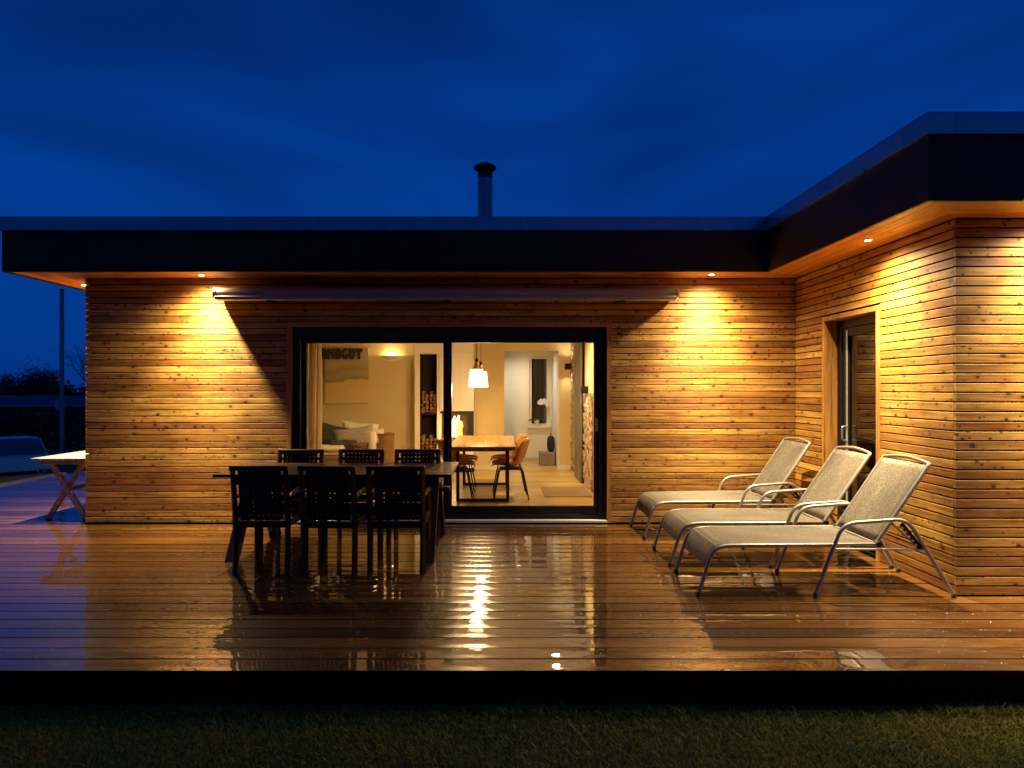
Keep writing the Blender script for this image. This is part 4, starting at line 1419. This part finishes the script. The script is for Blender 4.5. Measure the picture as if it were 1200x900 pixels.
# wall lamps on the stone wall
for (px, py, Y, lab) in ((667.5, 429.5, 10.95, 'black cube wall lamp high on the stone wall by the hall'), (685.5, 457, 9.1, 'black cube wall lamp lower on the stone wall near the glass')):
    p = at(px, py, Y)
    t = thing('cube_wall_lamp', lab, 'wall lamp', (0, 0, 0), 0, 'cube wall lamps')
    x1_ = 1.318 if Y < 10 else 1.275
    MB().cbox(x1_ - .11, x1_, Y - .05, Y + .05, p.z - .055, p.z + .055, .004).build('housing', 'black_metal', t)
    for s in (-1, 1):
        l = bpy.data.lights.new('cube_lamp_beam', 'SPOT'); l.energy = 11; l.color = (1, .82, .52); l.spot_size = R(110); l.spot_blend = 1; l.shadow_soft_size = .02
        link('cube_lamp_beam', l, t, (x1_ - .06, Y, p.z + s * .065), (math.pi if s > 0 else 0, 0, 0))

# hall things
bx = at(640.5, 545, 11.75)
t = thing('storage_box', 'grey lidded storage box on the hall floor', 'box', (at(640, 0, 11.75).x + .02, 11.80, FZ))
MB().cbox(-.15, .14, -.16, .16, 0.001, .20, .006).build('body', 'box_grey', t)
MB().cbox(-.158, .148, -.168, .168, .201, .255, .006).build('lid', 'box_grey', t)
mb = MB()
G = []
for i_ in range(13):
    ph = math.pi * i_ / 12
    G.append([(.075 * math.copysign(abs(math.sin(ph) * math.cos(2 * math.pi * j / 16)) ** .7, math.cos(2 * math.pi * j / 16)), .11 * math.copysign(abs(math.sin(ph) * math.sin(2 * math.pi * j / 16)) ** .7, math.sin(2 * math.pi * j / 16)), -.155 * math.copysign(abs(math.cos(ph)) ** .6, math.cos(ph)) * (1 if i_ < 6 else 1.0)) for j in range(17)])
bag = thing('bag', 'black bag standing on the grey storage box in the hall', 'bag', (at(640, 0, 11.75).x + .095, 11.80, FZ + .257 + .156))
mb.grid(G).build('body', 'bag_black', bag, True)
MB().tube(arc([(0, -.05, .14), (0, -.05, .2), (0, .05, .2), (0, .05, .14)], .03), .008, 6).build('handle', 'bag_black', bag, True)
o = MB().cbox(-.33, .33, -.42, .42, 0, .010, .003).build('floor_rectangle', 'rectangle_brown', None, False, (.93, 8.66, FZ + .0005))  # flat brown rectangle, darker than the boards
tag(o, 'thin brown rectangle on the oak boards near the stone wall', 'mat')

# orchid
orc = thing('orchid', 'white flowering orchid in a white pot on the hall window sill', 'plant', (at(629, 0, 12.63).x, 12.655, GZ0 - .001))
MB().lathe([(.04, 0), (.052, .12), (.055, .13), (.048, .13), (.045, .115)], 18).build('pot', 'porcelain', orc, True)
MB().lathe([(.001, .112), (.045, .112)], 14).build('soil', 'soil', orc)
for k in range(6):
    a = k * 1.05 + .3
    P = []
    for i_ in range(6):
        v = i_ / 5
        rr = .02 + .17 * v; zz = .12 + .12 * v - .13 * v * v; w = .034 * math.sin(math.pi * min(.98, v * .85 + .1))
        P.append([(rr * math.cos(a) - s * w * math.sin(a), .55 * (rr * math.sin(a) + s * w * math.cos(a)), zz + abs(s) * .008) for s in (-1, 0, 1)])
    solidify(MB().grid(P).build('leaf', 'leaf_green', orc, True), .003)
stem = arc([(0, 0, .12), (.03, -.01, .35), (.10, -.02, .50), (.19, -.03, .50)], .1, 6)
MB().tube(stem, .005, 6).build('stem', 'leaf_green', orc, True)
for k, (fx, fz) in enumerate([(.05, .50), (.09, .54), (.13, .50), (.16, .545), (.19, .50), (.10, .485), (.21, .46)]):
    m = MB()
    for q in range(5):
        a = 2 * math.pi * q / 5 + .3 * k
        ca, sa = math.cos(a), math.sin(a)
        pts = []
        for (rr, w) in ((.004, .006), (.02, .020), (.038, .014), (.044, .002)):
            pts.append([(fx + rr * ca - s * w * sa, -.045 - .3 * rr * (rr > .02) * .3 - .008 * abs(s), fz + rr * sa + s * w * ca) for s in (-1, 0, 1)])
        m.grid(pts)
    solidify(m.build('flower', 'petal', orc, True), .002)

# ------------------------------------------------------------------ beyond the house
kb = MB().cbox(-.09, .09, 0, 1.7, 0, .115, .01).build('kerb', 'kerb_stone', None, False, (-8.32, 9.7, -.195))
tag(kb, kind='structure')


def car():
    th_ = R(38)
    t = thing('parked_car', 'beige parked car with dark windscreen beyond the deck', 'car', (-12.15, 15.1, -1.235), 0)
    # local: +x = car's left->right across, y = length (0 front .. 4.1 rear)
    t.rotation_euler = (0, 0, R(42))
    st_ = [(0.0, .70, .30, .58), (.12, .80, .24, .68), (.5, .855, .22, .76), (1.05, .87, .22, .86), (1.25, .87, .22, .90), (2.2, .88, .22, .93), (3.3, .875, .22, .95), (3.9, .84, .24, .94), (4.1, .76, .32, .86)]
    G = []
    for (yy, hwid, zb, zt) in st_:
        sec = [(0, zb), (hwid * .85, zb), (hwid, zb + .12), (hwid * 1.0, zb + .3), (hwid * .985, zt - .10), (hwid * .90, zt - .02), (hwid * .6, zt + .02), (0, zt + .03)]
        full = sec + [(-x, z_) for x, z_ in sec[-2:0:-1]]
        G.append([(x, yy, z_) for x, z_ in full] + [(full[0][0], yy, full[0][1])])
    m = MB().grid(G)
    n = len(G[0]) - 1
    m.f.append(tuple(range(n))); m.f.append(tuple(range((len(G) - 1) * (n + 1), (len(G) - 1) * (n + 1) + n))[::-1])
    bo = m.build('body', 'car_paint', t, True)
    # cabin
    cab = [(1.55, .74, .0), (2.25, .62, .42), (3.0, .62, .44), (3.85, .70, .0)]
    G = []
    for (yy, wv, hh) in cab:
        zb = .93
        if hh == 0:
            G.append([(-wv, yy, zb - .06), (-wv * .5, yy, zb), (wv * .5, yy, zb), (wv, yy, zb - .06)])
        else:
            G.append([(-wv, yy, zb + hh - .05), (-wv * .6, yy, zb + hh), (wv * .6, yy, zb + hh), (wv, yy, zb + hh - .05)])
    MB().grid(G[:2]).build('windscreen', 'car_glass', t, True)
    MB().grid(G[1:3]).build('roof', 'car_paint', t, True)
    MB().grid(G[2:]).build('rear_window', 'car_glass', t, True)
    for s in (-1, 1):
        MB().add([(s * .74, 1.55, .87), (s * .62, 2.25, 1.30), (s * .62, 3.0, 1.32), (s * .70, 3.85, .87)], [(0, 1, 2, 3)]).build('side_window', 'car_glass', t)
        MB().tube([(s * .74, 1.55, .88), (s * .622, 2.25, 1.31)], .03, 6).build('pillar', 'car_paint', t)
        hl = MB().cbox(s * .60 - .17, s * .60 + .17, -.012, .10, .575, .675, .02).build('headlight', 'car_glass', t)
        MB().lathe([(.001, -.02), (.05, -.018), (.06, 0)], 14).build('reflector', 'chrome', hl, True, (s * .55, -.02, .625), (R(90), 0, 0))
        MB().lathe([(.001, -.02), (.03, -.018), (.035, 0)], 14).build('lamp_glass', 'chrome', hl, True, (s * .69, -.02, .615), (R(90), 0, 0))
        for yy in (.78, 3.3):
            w = MB().lathe([(.19, -.09), (.29, -.09), (.31, -.06), (.31, .06), (.29, .09), (.19, .09)], 24).build('wheel', 'tyre', t, True, (s * .80, yy, .311), (0, R(90), 0))
            MB().lathe([(.02, -.07), (.185, -.075), (.185, .075), (.02, .07)], 20).build('rim', 'aluminium', w, True)
    MB().cbox(-.40, .40, -.010, .06, .565, .66, .012).build('grille', 'cap_black', t)
    MB().cbox(-.60, .60, -.025, .05, .31, .40, .012).build('lower_grille', 'cap_black', t)
    MB().cbox(-.26, .26, -.04, -.026, .385, .495, .003).build('number_plate', 'plate_white', t)


car()

pole = thing('steel_pole', 'tall bare grey steel pole behind the parked car', 'pole', (at(72.5, 0, 20).x, 20, -.92))
MB().lathe([(.068, 0), (.062, 5.7)], 14).build('shaft', 'pole_grey', pole, True)
MB().lathe([(.07, 5.7), (.07, 5.73), (.01, 5.76)], 14).build('cap', 'cap_black', pole, True)
sgp = at(70.5, 475, 22)
sg = thing('round_sign', 'pale round sign panel standing behind the steel pole', 'sign', (sgp.x, 22, -.92))
MB().tube([(0, .03, 0), (0, .03, sgp.z + .92 + .1)], .03, 8).build('post', 'aluminium', sg)
MB().lathe([(.001, -.012), (.19, -.012), (.20, 0), (.19, .012), (.001, .012)], 24).build('panel', 'sign_grey', sg, True, (0, -.02, sgp.z + .92), (R(90), 0, 0))


def leaf_cloud(name, mat, parent, n, fn, size, seed):
    rs = np.random.RandomState(seed)
    V = np.zeros((n, 4, 3))
    c = fn(rs, n)
    a = rs.normal(size=(n, 3)); a /= np.linalg.norm(a, axis=1)[:, None]
    b = np.cross(a, rs.normal(size=(n, 3))); b /= np.linalg.norm(b, axis=1)[:, None]
    s = size * rs.uniform(.6, 1.4, n)[:, None]
    V[:, 0] = c - a * s; V[:, 1] = c + b * s * .5; V[:, 2] = c + a * s; V[:, 3] = c - b * s * .5
    me = bpy.data.meshes.new(name)
    me.vertices.add(n * 4); me.vertices.foreach_set('co', V.reshape(-1).astype(np.float32))
    me.loops.add(n * 4); me.loops.foreach_set('vertex_index', np.arange(n * 4, dtype=np.int32))
    me.polygons.add(n); me.polygons.foreach_set('loop_start', np.arange(0, n * 4, 4, dtype=np.int32))
    me.update(calc_edges=True)
    me.materials.append(MATS[mat])
    return link(name, me, parent)


hd = thing('hedge', 'dark clipped hedge running behind the parked car', 'hedge', (-22, 25, -1.0))
leaf_cloud('foliage', 'hedge_leaf', hd, 9000, lambda rs, n: np.stack([rs.uniform(-9, 12, n), rs.uniform(-.5, .5, n), 1.5 * rs.uniform(0, 1, n) ** .8 + rs.normal(0, .04, n)], 1), .11, 3)
for k in range(9):
    MB().tube([(-8.5 + 2.4 * k, 0, 0), (-8.5 + 2.4 * k, .05, 1.3)], [.05, .02], 6).build('stem', 'bark_dark', hd)
sh = thing('long_shed', 'long low shed with pale roof beyond the hedge', 'shed', (-33, 46, -1.8))
MB().box(-13, 12, 0, 6, 0, 1.9).build('wall', 'shed_wall', sh)
MB().prism([(-.4, 1.88), (-.4, 1.94), (3, 2.78), (6.4, 1.94), (6.4, 1.88), (3, 2.70)], -13.4, 12.4).build('roof', 'shed_roof', sh)


def far_tree(px, topy, Y, wpx, seed, label):
    p = at(px, topy, Y)
    zg = -2.3 if Y > 40 else -1.1
    H = p.z - zg
    t = thing('far_tree', label, 'tree', (p.x, Y, zg), 0, 'trees on the skyline')
    r_ = random.Random(seed)
    tr = MB()
    tr.tube([(0, 0, 0), (.05 * H * .2, 0, H * .3), (0, 0, H * .62)], [.03 * H, .022 * H, .008 * H], 7)
    wr = wpx / F * Y / 2
    ends = []
    for k in range(26):
        a = r_.uniform(0, 6.28); rr = wr * r_.uniform(.3, .95); zz = H * r_.uniform(.45, .95) * (1 - .2 * (rr / wr) ** 2)
        b0 = (0, 0, H * r_.uniform(.25, .55))
        e = (rr * math.cos(a), rr * math.sin(a), zz)
        m_ = lerp(b0, e, .55); m_ = (m_[0], m_[1], m_[2] + .04 * H)
        tr.tube([b0, m_, e], [.008 * H, .005 * H, .002 * H], 5)
        ends.append(e); ends.append(m_)
    tr.build('trunk', 'bark_dark', t, True)
    E = np.array(ends)
    leaf_cloud('crown', 'tree_leaf', t, 4500, lambda rs, n: E[rs.randint(0, len(E), n)] + rs.normal(0, .085 * H * .8, (n, 3)), .016 * H, seed)


far_tree(20, 436, 62, 26, 1, 'dark rounded tree on the skyline left of the tallest one')
far_tree(44, 427, 60, 36, 2, 'tallest dark spreading tree on the skyline')
far_tree(60, 432, 66, 22, 3, 'dark tree on the skyline just behind the steel pole')
far_tree(4, 438, 70, 18, 4, 'dark small tree at the far end of the skyline')
hb = thing('far_hedgerow', 'low dark hedgerow along the skyline behind the shed', 'hedge', (-60, 68, -2.4))
leaf_cloud('foliage', 'tree_leaf', hb, 9000, lambda rs, n: np.stack([rs.uniform(-25, 45, n), rs.uniform(-1.5, 1.5, n), 4.0 * rs.uniform(0, 1, n) ** .9 + rs.normal(0, .22, n)], 1), .33, 13)
MB().tube([(-24, 0, 1.2), (44, 0, 1.2)], .05, 6).build('stem', 'bark_dark', hb)


def bare_tree():
    t = thing('bare_tree', 'leafless tree with fine twigs reaching past the house corner', 'tree', (-18.6, 28, -1.1))
    r_ = random.Random(11)
    m = MB()

    def br(p, d, L, r, depth):
        q = p + d * L
        mid = p + d * L * .5 + Vector((r_.uniform(-.05, .05), r_.uniform(-.05, .05), .03)) * L
        m.tube([p, mid, q], [r, r * .8, r * .55], 5)
        if depth == 0: return
        for k in range(3):
            nd = (d + Vector((r_.uniform(-.8, .8), r_.uniform(-.8, .8), r_.uniform(-.2, .6)))).normalized()
            br(mid.lerp(q, r_.uniform(.2, 1)), nd, L * r_.uniform(.6, .8), r * .5, depth - 1)
    for k in range(3):
        br(Vector((0, 0, 1.2)), Vector((r_.uniform(-.9, .2), r_.uniform(-.4, .4), 1)).normalized(), 1.5, .05, 4)
    m.tube([(0, 0, 0), (0, 0, 1.25)], [.12, .07], 8)
    m.build('trunk', 'bark_dark', t)


bare_tree()


# ------------------------------------------------------------------ added hedge behind the viewpoint, keeps open sky off the door glass
gh = thing('sky_block_hedge', 'added unseen hedge across the lawn, blocking sky from the door glass', 'hedge', (0, -8.5, -.25))
MB().cbox(-16, 16, -.35, .35, 0, 5.0, .2).build('block_core', 'bark_dark', gh)  # solid core so the added hedge lets no sky through
leaf_cloud('foliage', 'hedge_leaf', gh, 14000, lambda rs, n: np.stack([rs.uniform(-16.2, 16.2, n), rs.choice([-1, 1], n) * rs.uniform(.3, .6, n), 5.2 * rs.uniform(0, 1, n) + rs.normal(0, .06, n)], 1), .12, 23)
